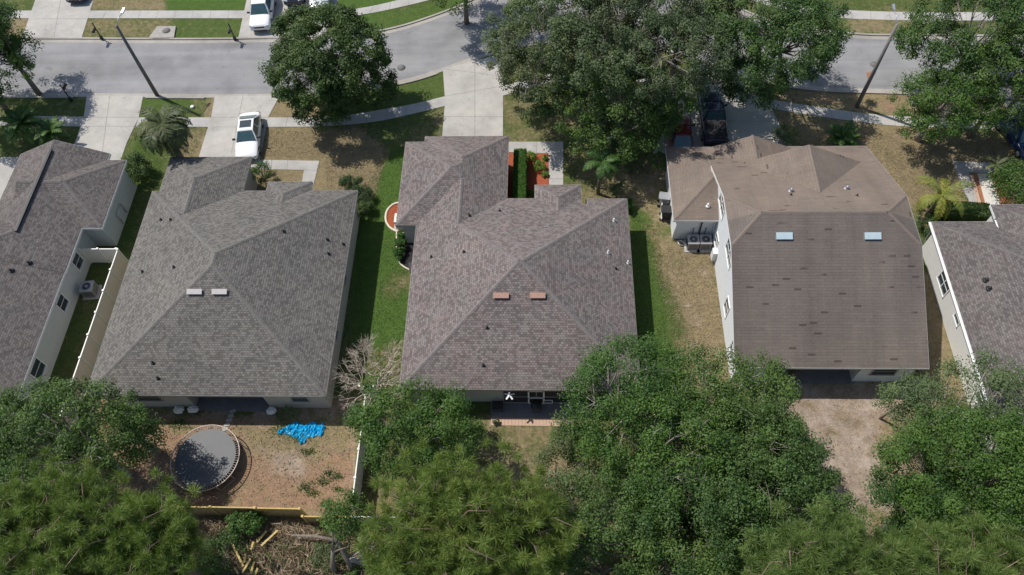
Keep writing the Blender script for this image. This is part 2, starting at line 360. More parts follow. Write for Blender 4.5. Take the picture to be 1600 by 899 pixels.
# H1/H2 gap
patch([(185,250),(218,198),(330,198),(318,250),(265,250),(235,310),(205,420),(150,420)], ALL, (0.3,0,0,0.6), 0.5)
patch([(270,200),(330,198),(315,250),(272,250)], ALL, (0.75,0.25,0.3,0.1), 0.5)
patch([(225,148),(296,150),(290,186),(214,186)], ALL, (0.15,0,0,0.7), 0.3)
patch([(328,150),(340,150),(330,184),(318,186)], ALL, (0.9,0.2,0.3,0.0), 0.3)
patch([(90,600),(200,400),(186,380),(140,400),(20,620)], ALL, (0.3,0.1,0,0.4), 0.4)
# verge across the street
patch([(128,29),(275,29),(265,62),(127,62)], ALL, (0.6,0.08,0.15,0.35), 0.6)
patch([(270,29),(390,29),(370,62),(265,62)], ALL, (0.3,0.0,0.1,0.6), 0.6)
patch([(0,26),(60,28),(36,62),(0,62)], ALL, (0.8,0.35,0.5,0.1), 0.5)
patch([(135,-20),(262,-20),(262,16),(138,16)], ALL, (0.7,0.15,0.1,0.25), 0.6)
patch([(262,-20),(385,-20),(385,16),(262,16)], ALL, (0.05,0,0,0.95), 0.6)
patch([(525,-10),(620,-10),(600,45),(520,30)], ALL, (0.05,0,0,0.95), 0.6)
patch([(580,25),(680,5),(740,-10),(690,30),(605,50)], ALL, (0.2,0,0,0.75), 0.4)
# between H3 and H4
patch([(785,140),(880,140),(1000,330),(905,330),(880,220),(785,220)], ALL, (0.55,0,0.05,0.35), 0.6)
patch([(960,270),(1040,240),(1050,400),(1005,420),(980,330)], ALL, (0.8,0.4,0.25,0.15), 0.9)
patch([(985,320),(1042,360),(1045,600),(990,640)], ALL, (0.10,0,0,0.95), 0.8)
patch([(1052,380),(1115,380),(1150,640),(1085,640),(1068,480)], ALL, (0.95,0.34,0.35,0.0), 0.9)
patch([(1010,350),(1060,375),(1075,470),(1035,440)], ALL, (0.85,0.3,0.05,0.1), 0.9)
# H4 / H5 front and side
patch([(1180,170),(1600,200),(1600,260),(1450,350),(1340,230),(1200,225)], ALL, (0.92,0.28,0.5,0.0), 0.9)
patch([(1200,135),(1420,145),(1600,155),(1600,185),(1400,182),(1200,156)], ALL, (0.8,0.5,0.85,0.0), 0.6)
patch([(1320,20),(1430,20),(1440,58),(1330,58)], ALL, (0.7,0.25,0.5,0.3), 0.6)
patch([(1440,430),(1470,430),(1520,620),(1440,620)], ALL, (0.95,0.35,0.6,0.0), 0.4)
patch([(1444,380),(1450,380),(1500,560),(1492,570)], ALL, (0.2,0,0.0,0.6), 0.25)
# H4 back yard: pale bare sand
patch([(1190,585),(1450,590),(1450,700),(1400,800),(1330,830),(1290,740),(1190,680)], ALL, (0.7,0.95,0.12,0.0), 1.0)
patch([(1360,640),(1450,620),(1450,760),(1390,720)], ALL, (0.9,0.55,0.5,0.1), 1.0)
# H3 back yard: dull grass
patch([(745,655),(1100,655),(1100,800),(560,800),(560,700),(700,700)], ALL, (0.60,0.12,0.05,0.2), 0.5)
patch([(780,700),(920,690),(960,760),(780,800)], ALL, (0.8,0.3,0.2,0.1), 1.0)
# H2 back yard: orange dirt
patch([(150,600),(555,625),(555,806),(150,806)], ALL, (0.9,0.80,0.85,0.05), 0.3)
patch([(440,660),(555,660),(555,700),(430,710)], ALL, (0.8,0.40,0.6,0.1), 0.8)
patch([(380,665),(480,680),(470,730),(390,700)], ALL, (0.8,0.25,0.25,0.2), 0.8)
patch([(425,705),(475,710),(470,745),(430,735)], ALL, (0.8,1.0,0.15,0.0), 0.6)
patch([(200,615),(555,640),(555,660),(200,652)], ALL, (0.5,0.6,0.3,0.2), 0.5)
# wild strip at the bottom
patch([(-200,812),(1900,812),(2200,1400),(-400,1400)], ALL, (0.8,0.40,0.6,0.2), 0.8)
nx, ny = len(xs), len(ys)
me = bpy.data.meshes.new('ground'); me.vertices.add(nx*ny)
Z = 0.03*np.sin(X*0.9)*np.cos(Y*0.7)*0-0.0*X
me.vertices.foreach_set('co', np.stack([X, Y, Z], -1).astype(np.float32).ravel())
ii = np.arange(nx*ny).reshape(ny, nx); q = np.stack([ii[:-1, :-1], ii[:-1, 1:], ii[1:, 1:], ii[1:, :-1]], -1).reshape(-1, 4)
me.loops.add(q.size); me.polygons.add(len(q)); me.loops.foreach_set('vertex_index', q.ravel().astype(np.int32))
me.polygons.foreach_set('loop_start', (np.arange(len(q))*4).astype(np.int32)); me.update(calc_edges=True)
ca = me.color_attributes.new('soil', 'FLOAT_COLOR', 'POINT')
ca.data.foreach_set('color', np.stack([dry, bare, org, lush], -1).astype(np.float32).ravel())
def ground_mat():
    m, n, b = newmat('lawn_and_soil'); a = N(n, 'Attribute'); a.attribute_name = 'soil'
    sep = N(n, 'SeparateColor'); n.links.new(a.outputs['Color'], sep.inputs[0])
    D, B, O, Lu = sep.outputs[0], sep.outputs[1], sep.outputs[2], a.outputs['Alpha']
    n1 = noise(n, 0.55, 6, 0.7); n2 = noise(n, 3.2, 6, 0.75); n3 = noise(n, 11, 5, 0.8); n4 = noise(n, 1.4, 6, 0.75)
    green = mixc(n, Lu, ramp(n, n3, [(0.25, (0.062, 0.082, 0.026)), (0.75, (0.128, 0.145, 0.052))]),
                 ramp(n, n3, [(0.25, (0.046, 0.088, 0.018)), (0.75, (0.115, 0.190, 0.046))]))
    tan = ramp(n, mathn(n, 'ADD', mathn(n, 'MULTIPLY', n3, 0.7), mathn(n, 'MULTIPLY', n2, 0.3)),
               [(0.25, (0.105, 0.085, 0.046)), (0.5, (0.250, 0.200, 0.115)), (0.75, (0.41, 0.340, 0.215))])
    f = mathn(n, 'ADD', D, mathn(n, 'MULTIPLY', mathn(n, 'SUBTRACT', mathn(n, 'ADD', mathn(n, 'MULTIPLY', n1, 0.5), mathn(n, 'MULTIPLY', n2, 0.5)), 0.5), 2.6))
    c = mixc(n, sstep(n, f, 0.25, 0.85), green, tan)
    sand = mixc(n, O, ramp(n, mathn(n, 'ADD', mathn(n, 'MULTIPLY', n1, 0.6), mathn(n, 'MULTIPLY', n3, 0.4)), [(0.38, (0.17, 0.130, 0.088)), (0.50, (0.30, 0.245, 0.198)), (0.64, (0.47, 0.415, 0.365))]),
                ramp(n, n3, [(0.3, (0.17, 0.100, 0.058)), (0.7, (0.35, 0.225, 0.140))]))
    f2 = mathn(n, 'ADD', B, mathn(n, 'MULTIPLY', mathn(n, 'SUBTRACT', mathn(n, 'ADD', mathn(n, 'MULTIPLY', n4, 0.5), mathn(n, 'MULTIPLY', n1, 0.5)), 0.5), 3.6))
    c = mixc(n, sstep(n, f2, 0.42, 0.80), c, sand)
    # worn, pale and dark irregular patches of turf
    c = mixc(n, 1.0, c, ramp(n, noise(n, 1.9, 5, 0.7), [(0.3, (0.78, 0.80, 0.80)), (0.7, (1.20, 1.17, 1.12))]), 'MULTIPLY')
    # litter specks, only on dry or bare ground
    spk = mathn(n, 'MULTIPLY', sstep(n, noise(n, 4.5, 3, 0.6), 0.60, 0.70), mathn(n, 'MULTIPLY', B, 0.75))
    c = mixc(n, spk, c, (0.085, 0.060, 0.038))
    c = mixc(n, 1.0, c, ramp(n, mathn(n, 'ADD', mathn(n, 'MULTIPLY', noise(n, 15, 3, 0.75), 0.6), mathn(n, 'MULTIPLY', noise(n, 5, 4, 0.7), 0.4)), [(0.34, (0.72,)*3), (0.66, (1.28,)*3)]), 'MULTIPLY')
    n.links.new(c, b.inputs['Base Color']); b.inputs['Roughness'].default_value = 1.0; b.inputs['Specular IOR Level'].default_value = 0.1
    bump(n, mathn(n, 'MULTIPLY', noise(n, 12, 6, 0.85), mathn(n, 'SUBTRACT', 1.0, mathn(n, 'MULTIPLY', B, 0.85))), 1.0, 0.10, b); return m
tag(link('ground', me, ground_mat()), kind='structure')

def slab(name, px, z, m, kind='structure', base=-0.05):
    P = [g(*p)[:2] for p in px]; b = MB(); b.prism(P, base, z); o = b.build(name, m)
    return tag(o, kind=kind) if kind else o
def smooth_line(px, k=6):
    P = [np.array(g(*p)[:2]) for p in px]; out = []
    P = [2*P[0]-P[1]]+P+[2*P[-1]-P[-2]]
    for i in range(1, len(P)-2):
        for j in range(k):
            t = j/k; a, b, c, d = P[i-1], P[i], P[i+1], P[i+2]
            out.append(0.5*((2*b)+(-a+c)*t+(2*a-5*b+4*c-d)*t*t+(-a+3*b-3*c+d)*t**3))
    out.append(P[-2]); return out
def offset_line(Ln, d):
    out = []
    for i, p in enumerate(Ln):
        t = Ln[min(i+1, len(Ln)-1)]-Ln[max(i-1, 0)]; t = t/np.hypot(*t); out.append(p+np.array([-t[1], t[0]])*d)
    return out
def ribbon(name, A, B, z, m, kind='structure', thick=None, steps=None):
    if len(A) != len(B):
        def res(Ln, k=140):
            q_ = np.array(Ln); d = np.cumsum([0]+list(np.hypot(*(q_[1:]-q_[:-1]).T))); t = np.linspace(0, d[-1], k); return [np.array([np.interp(v, d, q_[:, 0]), np.interp(v, d, q_[:, 1])]) for v in t]
        A, B = res(A), res(B)
    b = MB(); n = len(A)
    for i in range(n-1):
        b.face([(A[i][0], A[i][1], z), (A[i+1][0], A[i+1][1], z), (B[i+1][0], B[i+1][1], z), (B[i][0], B[i][1], z)][::-1])
        if thick:
            for Q in (A, B):
                b.face([(Q[i][0], Q[i][1], z-thick), (Q[i+1][0], Q[i+1][1], z-thick), (Q[i+1][0], Q[i+1][1], z), (Q[i][0], Q[i][1], z)])
    return tag(b.build(name, m), kind=kind)
north = smooth_line([(-260,68),(-60,67),(100,67),(300,68),(430,66),(520,63),(605,53),(680,31),(747,3),(800,-30),(900,-55),(1010,-40),(1110,0),(1210,42),(1335,60),(1440,62),(1600,64),(1850,68)])
south = smooth_line([(-260,146),(-60,146),(150,146),(300,147),(420,147),(490,145),(560,137),(640,122),(700,103),(770,80),(850,62),(950,60),(1050,76),(1130,102),(1200,124),(1290,136),(1400,140),(1600,148),(1850,156)])
ribbon('road', south, north, 0.004, M['asphalt'])
ribbon('gutter', north, offset_line(north, 0.42), 0.010, M['gutter'])
ribbon('gutter', offset_line(south, -0.42), south, 0.010, M['gutter'])
ribbon('kerb', offset_line(north, 0.42), offset_line(north, 0.60), 0.10, M['gutter'], thick=0.14)
# kerb south is dropped where a driveway crosses
def kerb_runs(line, gaps):
    runs = [[]]
    for p in line:
        if any(a <= p[0] <= b for a, b in gaps): runs.append([])
        else: runs[-1].append(p)
    return [r for r in runs if len(r) > 1]
for r in kerb_runs(offset_line(south, -0.42), [(g(136,146)[0], g(224,146)[0]), (g(336,146)[0], g(437,146)[0]), (g(692,110)[0], g(790,85)[0]), (g(1095,100)[0], g(1195,120)[0])]):
    ribbon('kerb', offset_line(r, -0.16), r, 0.09, M['gutter'], thick=0.14)

def joints(px_pairs, z, w_=0.03):
    b = MB()
    for a, c in px_pairs:
        A = Vector(g(*a)); B = Vector(g(*c)); A.z = B.z = z; d = (B-A).normalized(); nrm = Vector((-d.y, d.x, 0))*w_/2
        b.face([A-nrm, B-nrm, B+nrm, A+nrm])
    return b
DZ = 0.032
slab('driveway', [(66,-30),(156,-30),(127,62),(34,62)], DZ, M['concrete'])
slab('driveway', [(392,-30),(540,-30),(505,62),(372,62)], DZ, M['concrete'])
slab('driveway', [(136,150),(224,150),(217,184),(198,224),(185,262),(95,262),(118,222),(131,184)], DZ, M['concrete'])
slab('driveway', [(336,150),(437,150),(419,184),(404,262),(306,262),(318,222),(330,184)], DZ, M['concrete'])
slab('driveway', [(692,108),(735,97),(784,85),(786,135),(786,225),(690,225),(695,166),(695,151)], DZ, M['concrete'])
slab('driveway', [(1095,100),(1140,104),(1190,122),(1200,156),(1215,190),(1245,240),(1020,240),(1045,190),(1065,150)], DZ, M['concrete'])
slab('driveway', [(1570,158),(1690,165),(1700,260),(1600,262),(1578,225)], DZ, M['concrete'])
slab('driveway', [(14,246),(33,246),(14,305),(0,330),(-60,330),(-40,246)], DZ, M['concrete'])
jb = joints([((131,184),(217,184)), ((131,198),(213,198)), ((172,150),(160,240)), ((330,184),(419,184)), ((330,199),(416,199)), ((380,150),(362,240)),
             ((695,151),(786,135)), ((692,108),(786,120)), ((742,95),(742,215)), ((694,183),(786,183)), ((56,30),(136,30)), ((95,0),(84,62)), ((385,29),(520,29)), ((455,0),(440,62)),
             ((1060,150),(1200,156)), ((1045,190),(1215,190)), ((1140,104),(1120,235))], DZ+0.004)
tag(jb.build('driveway_joints', M['joint']), kind='structure')
def walk(top, bot, gaps=()):
    A = smooth_line(top, 4); B = smooth_line(bot, 4)
    ribbon('sidewalk', B, A, 0.026, M['sidewalk'], thick=0.08)
    b = MB(); s = 0.0; last = A[0]
    for i in range(1, len(A)):
        seg = np.hypot(*(A[i]-A[i-1])); s += seg
    n_ = int(s/1.55)
    def at_(Ln, t):
        Ls = np.cumsum([0]+[np.hypot(*(Ln[i]-Ln[i-1])) for i in range(1, len(Ln))]); d = t*Ls[-1]; i = min(np.searchsorted(Ls, d, 'right')-1, len(Ln)-2)
        u = (d-Ls[i])/(Ls[i+1]-Ls[i]+1e-9); return Ln[i]*(1-u)+Ln[i+1]*u
    for k in range(1, n_):
        p, q2 = at_(A, k/n_), at_(B, k/n_); t = np.array([1, 0])*0.014
        b.face([(p[0]-t[0], p[1], 0.03), (q2[0]-t[0], q2[1], 0.03), (q2[0]+t[0], q2[1], 0.03), (p[0]+t[0], p[1], 0.03)])
    tag(b.build('sidewalk_joints', M['joint']), kind='structure')
walk([(-160,181),(-60,182),(60,182),(131,183)], [(-160,195),(-60,196),(60,197),(127,198)])
walk([(217,184),(270,184),(331,184)], [(212,198),(270,198),(327,199)])
walk([(419,184),(490,184),(545,180),(600,171),(650,162),(695,151)], [(415,199),(490,198),(545,195),(600,188),(650,177),(695,166)])
walk([(786,135),(850,118),(930,110),(1010,116),(1062,140)], [(786,150),(850,132),(930,124),(1010,130),(1056,155)])
walk([(1198,155),(1287,169),(1387,181),(1517,186),(1600,190),(1700,193)], [(1204,170),(1300,185),(1400,197),(1517,201),(1600,205),(1700,208)])
walk([(-100,17),(30,17),(58,17)], [(-100,29),(30,29),(48,29)])
walk([(139,17),(260,17),(385,17)], [(133,29),(260,29),(384,29)])
walk([(528,17),(570,12),(620,1),(700,-22),(780,-60)], [(516,29),(580,21),(665,2),(720,-15),(800,-52)])
walk([(1110,-40),(1210,-2),(1335,17),(1600,20)], [(1110,-25),(1210,12),(1335,30),(1600,33)])
slab('path', [(402,250),(499,252),(488,297),(470,297),(475,266),(404,265)], 0.03, M['sidewalk'])
tag(joints([((450,251),(448,266)), ((475,266),(495,267)), ((425,250),(423,265))], 0.034).build('path_joints', M['joint']), kind='structure')
slab('path', [(794,222),(880,222),(880,300),(858,300),(857,240),(818,240),(794,238)], 0.03, M['sidewalk'])
tag(joints([((838,222),(838,239)), ((857,240),(880,240)), ((857,259),(880,259)), ((857,280),(880,280))], 0.034).build('path_joints', M['joint']), kind='structure')
slab('path', [(1488,252),(1572,256),(1566,271),(1513,270),(1545,350),(1528,350),(1500,285)], 0.03, M['sidewalk'])
# beds
tag(slab('mulch_bed', [(794,239),(818,241),(857,241),(857,300),(794,320)], 0.045, M['mulch_red'], None), 'bright red mulch bed with small shrubs beside the front walk', 'garden bed')
tag(slab('mulch_bed', [(632,319),(615,321),(606,331),(604,344),(610,355),(620,361),(640,366),(640,319)], 0.045, M['mulch_red'], None), 'rounded red mulch bed around the white AC unit at the garage side', 'garden bed')
tag(slab('mulch_bed', [(1520,271),(1570,272),(1600,330),(1600,350),(1545,350)], 0.04, M['mulch_orange'], None), 'orange brown mulch bed with white stones by the round bush', 'garden bed')
tag(slab('stone_patch', [(1527,272),(1546,272),(1560,310),(1566,350),(1547,350)], 0.055, M['stone_white'], None), 'strip of white stones in the orange mulch bed', 'stones')
b = MB(); arc = smooth_line([(636,319),(618,319),(606,329),(603,344),(609,356),(621,363),(636,367)], 5)
b.tube([(p[0], p[1], 0.07) for p in arc], 0.09, 6)
tag(b.build('bed_edging', M['kerb_stone']), 'curved pale stone edging round the red mulch bed', 'edging')
b = MB(); b.tube([(p[0], p[1], 0.05) for p in smooth_line([(620,362),(620,395),(624,410),(632,418),(644,424)], 5)], 0.06, 6)
tag(b.build('bed_edging', M['kerb_stone']), 'thin curved edging between the lawn and dark side bed', 'edging')
slab('bed_soil', [(621,362),(650,362),(650,424),(634,418),(625,410),(621,395)], 0.02, M['black_mulch'])
b = MB(); A = Vector(g(1517,275)); B = Vector(g(1540,352)); b.bar((A.x, A.y, 0.06), (B.x, B.y, 0.06), 0.2, 0.12)
tag(b.build('bed_edging', M['path_pink']), 'straight brick edging along the walk to the last house', 'edging')
# H3 patio and paver strip, stepping path in H2 yard
slab('patio', [(767,628),(925,630),(925,654),(767,653)], 0.03, M['patio'])
b = MB(); P0 = np.array(g(767,653)[:2]); P1 = np.array(g(925,655)[:2])
b.prism([g(767,653)[:2], g(925,655)[:2], g(925,667)[:2], g(766,665)[:2]], -0.03, 0.035)
tag(b.build('paver_strip', M['path_pink']), 'narrow strip of pink pavers along the dark patio edge', 'paving')
b = MB()
for i in range(27):
    x = P0[0]+0.22*i; b.face([(x, 17.36, 0.04), (x+0.02, 17.36, 0.04), (x+0.02, 17.86, 0.04), (x, 17.86, 0.04)])
tag(b.build('paver_joints', M['joint']), kind='structure')
for i, (px, py) in enumerate([(364,643),(361,650),(358,657),(355,664),(352,671)]):
    b = MB(); c = g(px, py); b.box((c[0], c[1], 0.025), (0.36, 0.22, 0.05), 0.3)
    tag(b.build('stepping_stone', M['sidewalk']), ['stepping stone nearest the back patio', 'second stepping stone from the patio', 'middle stepping stone of the short path', 'stepping stone just above the trampoline rim', 'stepping stone at the trampoline edge'][i], 'stepping stone', 'stepping stones behind the grey house')
slab('patio', [(310,612),(430,614),(424,645),(303,640)], 0.02, M['patio'])
slab('patio', [(1252,570),(1345,570),(1335,600),(1240,600)], 0.02, M['patio'])

# ------------------------------------------------------------------ roofs
def clip(poly, a, b, c, keep):
    out = []; n = len(poly)
    for i in range(n):
        p, q_ = poly[i], poly[(i+1) % n]; dp = a*p[0]+b*p[1]+c; dq = a*q_[0]+b*q_[1]+c
        if keep*dp >= -1e-9: out.append(p)
        if (dp > 1e-9 and dq < -1e-9) or (dp < -1e-9 and dq > 1e-9):
            t = dp/(dp-dq); out.append((p[0]+(q_[0]-p[0])*t, p[1]+(q_[1]-p[1])*t))
    return out
def area(p): return abs(sum(p[i][0]*p[(i+1) % len(p)][1]-p[(i+1) % len(p)][0]*p[i][1] for i in range(len(p))))/2
class Roof:
    """vols: list of (rects, planes); plane = (a, b, c) with z = a x + b y + c. Roof = max over volumes of min over planes"""
    def __init__(s, vols): s.vols = vols; s.planes = []; [s.planes.append(p) for _, ps in vols for p in ps if p not in s.planes]
    def inside(s, x, y, e=0.0): return any(r[0]-e <= x <= r[2]+e and r[1]-e <= y <= r[3]+e for rs, _ in s.vols for r in rs)
    def z(s, x, y, ref=None, e=1e-7):
        rx, ry = ref if ref else (x, y); best = None
        for rs, ps in s.vols:
            if any(r[0]-e <= rx <= r[2]+e and r[1]-e <= ry <= r[3]+e for r in rs):
                v = min((p[0]*x+p[1]*y+p[2], p) for p in ps)
                if best is None or v[0] > best[0]+1e-9: best = v
        return best
    def cells(s):
        X_ = sorted({v for rs, _ in s.vols for r in rs for v in (r[0], r[2])}); Y_ = sorted({v for rs, _ in s.vols for r in rs for v in (r[1], r[3])})
        st = []; out = []
        for i in range(len(X_)-1):
            for j in range(len(Y_)-1):
                c = ((X_[i]+X_[i+1])/2, (Y_[j]+Y_[j+1])/2)
                if s.inside(*c): st.append(([(X_[i], Y_[j]), (X_[i+1], Y_[j]), (X_[i+1], Y_[j+1]), (X_[i], Y_[j+1])], c))
        guard = 0
        while st:
            poly, ref = st.pop(); guard += 1
            if area(poly) < 1e-5 or guard > 20000: continue
            cx = sum(p[0] for p in poly)/len(poly); cy = sum(p[1] for p in poly)/len(poly)
            pts = [(cx, cy)]
            for i in range(len(poly)):
                p, q_ = poly[i], poly[(i+1) % len(poly)]
                for t in (0, 0.07, 0.25, 0.5, 0.75, 0.93):
                    ex, ey = p[0]+(q_[0]-p[0])*t, p[1]+(q_[1]-p[1])*t
                    for u in ((0.999, 0.85, 0.5) if t else (0.999,)): pts.append((cx+(ex-cx)*u, cy+(ey-cy)*u))
            zz = [s.z(x, y, ref) for x, y in pts]; pl = zz[0][1]; cut = None
            for (x, y), (z, p2) in zip(pts[1:], zz[1:]):
                if abs(pl[0]*x+pl[1]*y+pl[2]-z) > 1e-4: cut = p2; break
            if cut is None: out.append((poly, pl)); continue
            vp = list(dict.fromkeys(z_[1] for z_ in zz[1:]))
            for c1, c2 in [(pl, v) for v in vp]+[(u, v) for u in vp for v in vp]+[(pl, v) for v in s.planes]+[(u, v) for u in s.planes for v in s.planes]:
                a, b_, c_ = c1[0]-c2[0], c1[1]-c2[1], c1[2]-c2[2]
                if abs(a)+abs(b_) < 1e-9: continue
                qa, qb = clip(poly, a, b_, c_, 1), clip(poly, a, b_, c_, -1)
                if len(qa) > 2 and len(qb) > 2 and area(qa) > 1e-5 and area(qb) > 1e-5: st.append((qa, ref)); st.append((qb, ref)); break
            else: out.append((poly, pl))
        return out
    def outline(s):
        X_ = sorted({v for rs, _ in s.vols for r in rs for v in (r[0], r[2])}); Y_ = sorted({v for rs, _ in s.vols for r in rs for v in (r[1], r[3])})
        E = []
        ins = lambda i, j: 0 <= i < len(X_)-1 and 0 <= j < len(Y_)-1 and s.inside((X_[i]+X_[i+1])/2, (Y_[j]+Y_[j+1])/2)
        for i in range(len(X_)):
            for j in range(len(Y_)-1):
                a, b_ = ins(i-1, j), ins(i, j)
                if a != b_: E.append(((X_[i], Y_[j]), (X_[i], Y_[j+1]), (1, 0) if a else (-1, 0)))
        for j in range(len(Y_)):
            for i in range(len(X_)-1):
                a, b_ = ins(i, j-1), ins(i, j)
                if a != b_: E.append(((X_[i], Y_[j]), (X_[i+1], Y_[j]), (0, 1) if a else (0, -1)))
        return E
    def ridges(s):
        out = []
        bx = [v for rs, _ in s.vols for r in rs for v in (r[0], r[2])]; by = [v for rs, _ in s.vols for r in rs for v in (r[1], r[3])]
        x0, x1, y0, y1 = min(bx), max(bx), min(by), max(by)
        for i in range(len(s.planes)):
            for j in range(i+1, len(s.planes)):
                p, q_ = s.planes[i], s.planes[j]; a, b_, c_ = p[0]-q_[0], p[1]-q_[1], p[2]-q_[2]; l = math.hypot(a, b_)
                if l < 1e-6: continue
                n_ = (a/l, b_/l); d = (-n_[1], n_[0]); o = (-c_/l*n_[0], -c_/l*n_[1])
                ts = []
                T = [((x0+x1)/2-o[0])*d[0]+((y0+y1)/2-o[1])*d[1]][0]; run = None; e = 0.04; prev = None
                for k in range(-180, 181):
                    t = T+k*0.1; x, y = o[0]+d[0]*t, o[1]+d[1]*t; ok = False
                    if s.inside(x, y, -0.03):
                        z = s.z(x, y); zp = p[0]*x+p[1]*y+p[2]
                        if abs(z[0]-zp) < 1e-4:
                            A = s.z(x+n_[0]*e, y+n_[1]*e); B = s.z(x-n_[0]*e, y-n_[1]*e)
                            if A and B and A[1] != B[1] and A[0]+B[0] < 2*z[0]-1e-4 and {A[1], B[1]} == {p, q_}: ok = True
                    if ok and run is None: run = t
                    if not ok and run is not None:
                        if prev-run > 0.3: out.append(((o[0]+d[0]*run, o[1]+d[1]*run), (o[0]+d[0]*prev, o[1]+d[1]*prev), p))
                        run = None
                    prev = t
        return out
    def build(s, parent, shingle, cap, fascia, name='roof', capw=0.13, thick=0.17):
        b = MB()
        for poly, p in s.cells():
            l = math.hypot(p[0], p[1]); k = math.sqrt(1+l*l)
            ev = (-p[1]/l, p[0]/l); up = (p[0]/l, p[1]/l)
            a2 = sum(poly[i][0]*poly[(i+1) % len(poly)][1]-poly[(i+1) % len(poly)][0]*poly[i][1] for i in range(len(poly)))
            if a2 < 0: poly = poly[::-1]
            b.face([(x, y, p[0]*x+p[1]*y+p[2]) for x, y in poly], 0, [((x*ev[0]+y*ev[1])+37, (x*up[0]+y*up[1])*k+41) for x, y in poly])
            b.face([(x, y, p[0]*x+p[1]*y+p[2]-thick) for x, y in poly][::-1], 1)
        o = b.build(name, [shingle, fascia], parent)
        fb = MB()
        for (ax, ay), (bx, by), nr in s.outline():
            L_ = math.hypot(bx-ax, by-ay); n_ = max(1, int(L_/0.1)); pts = []
            for k in range(n_+1):
                t = k/n_; x, y = ax+(bx-ax)*t, ay+(by-ay)*t; tt = min(max(t, 0.002), 0.998); xi, yi = ax+(bx-ax)*tt-nr[0]*0.01, ay+(by-ay)*tt-nr[1]*0.01
                z_ = s.z(xi, yi); zz = z_[1][0]*x+z_[1][1]*y+z_[1][2]; pts.append((x, y, zz))
            keep = [pts[0]]
            for k in range(1, len(pts)-1):
                if abs(pts[k-1][2]+pts[k+1][2]-2*pts[k][2]) > 1e-4: keep.append(pts[k])
            keep.append(pts[-1])
            for P_, Q_ in zip(keep[:-1], keep[1:]):
                e = 0.012
                V = [(P_[0]+nr[0]*u, P_[1]+nr[1]*u, P_[2]+w2) for u in (-0.02, e) for w2 in (-thick-0.02, -0.006)]+[(Q_[0]+nr[0]*u, Q_[1]+nr[1]*u, Q_[2]+w2) for u in (-0.02, e) for w2 in (-thick-0.02, -0.006)]
                fb.quads(V, [(0,1,5,4), (2,6,7,3), (1,3,7,5), (0,4,6,2), (0,2,3,1), (4,5,7,6)])
        fb.build('fascia', fascia, o)
        for (ax, ay), (bx, by), p in s.ridges():
            cb = MB()
            za, zb = s.z(ax, ay)[0], s.z(bx, by)[0]; d = Vector((bx-ax, by-ay)).normalized(); nn = Vector((-d.y, d.x))*capw; fl = []
            for sgn in (1, -1):
                x, y = ax+nn.x*sgn, ay+nn.y*sgn; mx, my = (ax+bx)/2+nn.x*sgn*0.3, (ay+by)/2+nn.y*sgn*0.3
                pl = (s.z(mx, my) or (0, p))[1]
                A_ = (x, y, pl[0]*x+pl[1]*y+pl[2]+0.015); x2, y2 = bx+nn.x*sgn, by+nn.y*sgn; B_ = (x2, y2, pl[0]*x2+pl[1]*y2+pl[2]+0.015)
                q_ = [(ax, ay, za+0.03), (bx, by, zb+0.03), B_, A_]; cb.face(q_ if sgn < 0 else q_[::-1])
            cb.build('ridge_cap', cap, o)
        return o
    def vent(s, parent, x, y, m=None, r=0.05, h=0.32):
        if s.z(x, y) is None: return None
        z = s.z(x, y)[0]; b = MB(); b.cyl((x, y, z-0.05), r, h+0.05, 10); b.cyl((x, y, z-0.02), r*2.6, 0.05, 10, r2=r*1.6)
        return b.build('vent_pipe', m or M['black'], parent)
    def px(s, px_, py_):
        z = 3.5
        for _ in range(25):
            p = g(px_, py_, z)
            v = s.z(p[0], p[1]) or (z,); z = z*0.4+v[0]*0.6
        return g(px_, py_, z)
def hip(x0, y0, x1, y1, z, k, sides='LRFB'):
    P = []
    if 'L' in sides: P.append((k, 0.0, z-k*x0))
    if 'R' in sides: P.append((-k, 0.0, z+k*x1))
    if 'B' in sides: P.append((0.0, k, z-k*y0))       # B = rear, towards the camera
    if 'F' in sides: P.append((0.0, -k, z+k*y1))
    return P
def walls(parent, roof, poly, m, name='wall', base=-0.1, drop=0.13):
    """vertical walls along a closed outline, topped by the roof's underside"""
    b = MB(); n = len(poly)
    a2 = sum(poly[i][0]*poly[(i+1) % n][1]-poly[(i+1) % n][0]*poly[i][1] for i in range(n))
    if a2 < 0: poly = poly[::-1]
    for i in range(n):
        (ax, ay), (bx, by) = poly[i], poly[(i+1) % n]; L_ = math.hypot(bx-ax, by-ay); k = max(1, int(L_/0.2))
        nx_, ny_ = (by-ay)/L_, -(bx-ax)/L_; top = []
        for j in range(k+1):
            t = j/k; x, y = ax+(bx-ax)*t, ay+(by-ay)*t; v = roof.z(x-nx_*0.02, y-ny_*0.02) or roof.z(x, y) or (2.75,); top.append((x, y, v[0]-drop))
        b.face([(ax, ay, base), (bx, by, base)]+top[::-1])
        b.face([(ax-nx_*0.15, ay-ny_*0.15, base), (bx-nx_*0.15, by-ny_*0.15, base)][::-1]+[(x-nx_*0.15, y-ny_*0.15, z-0.02) for x, y, z in top])
    return b.build(name, m, parent)
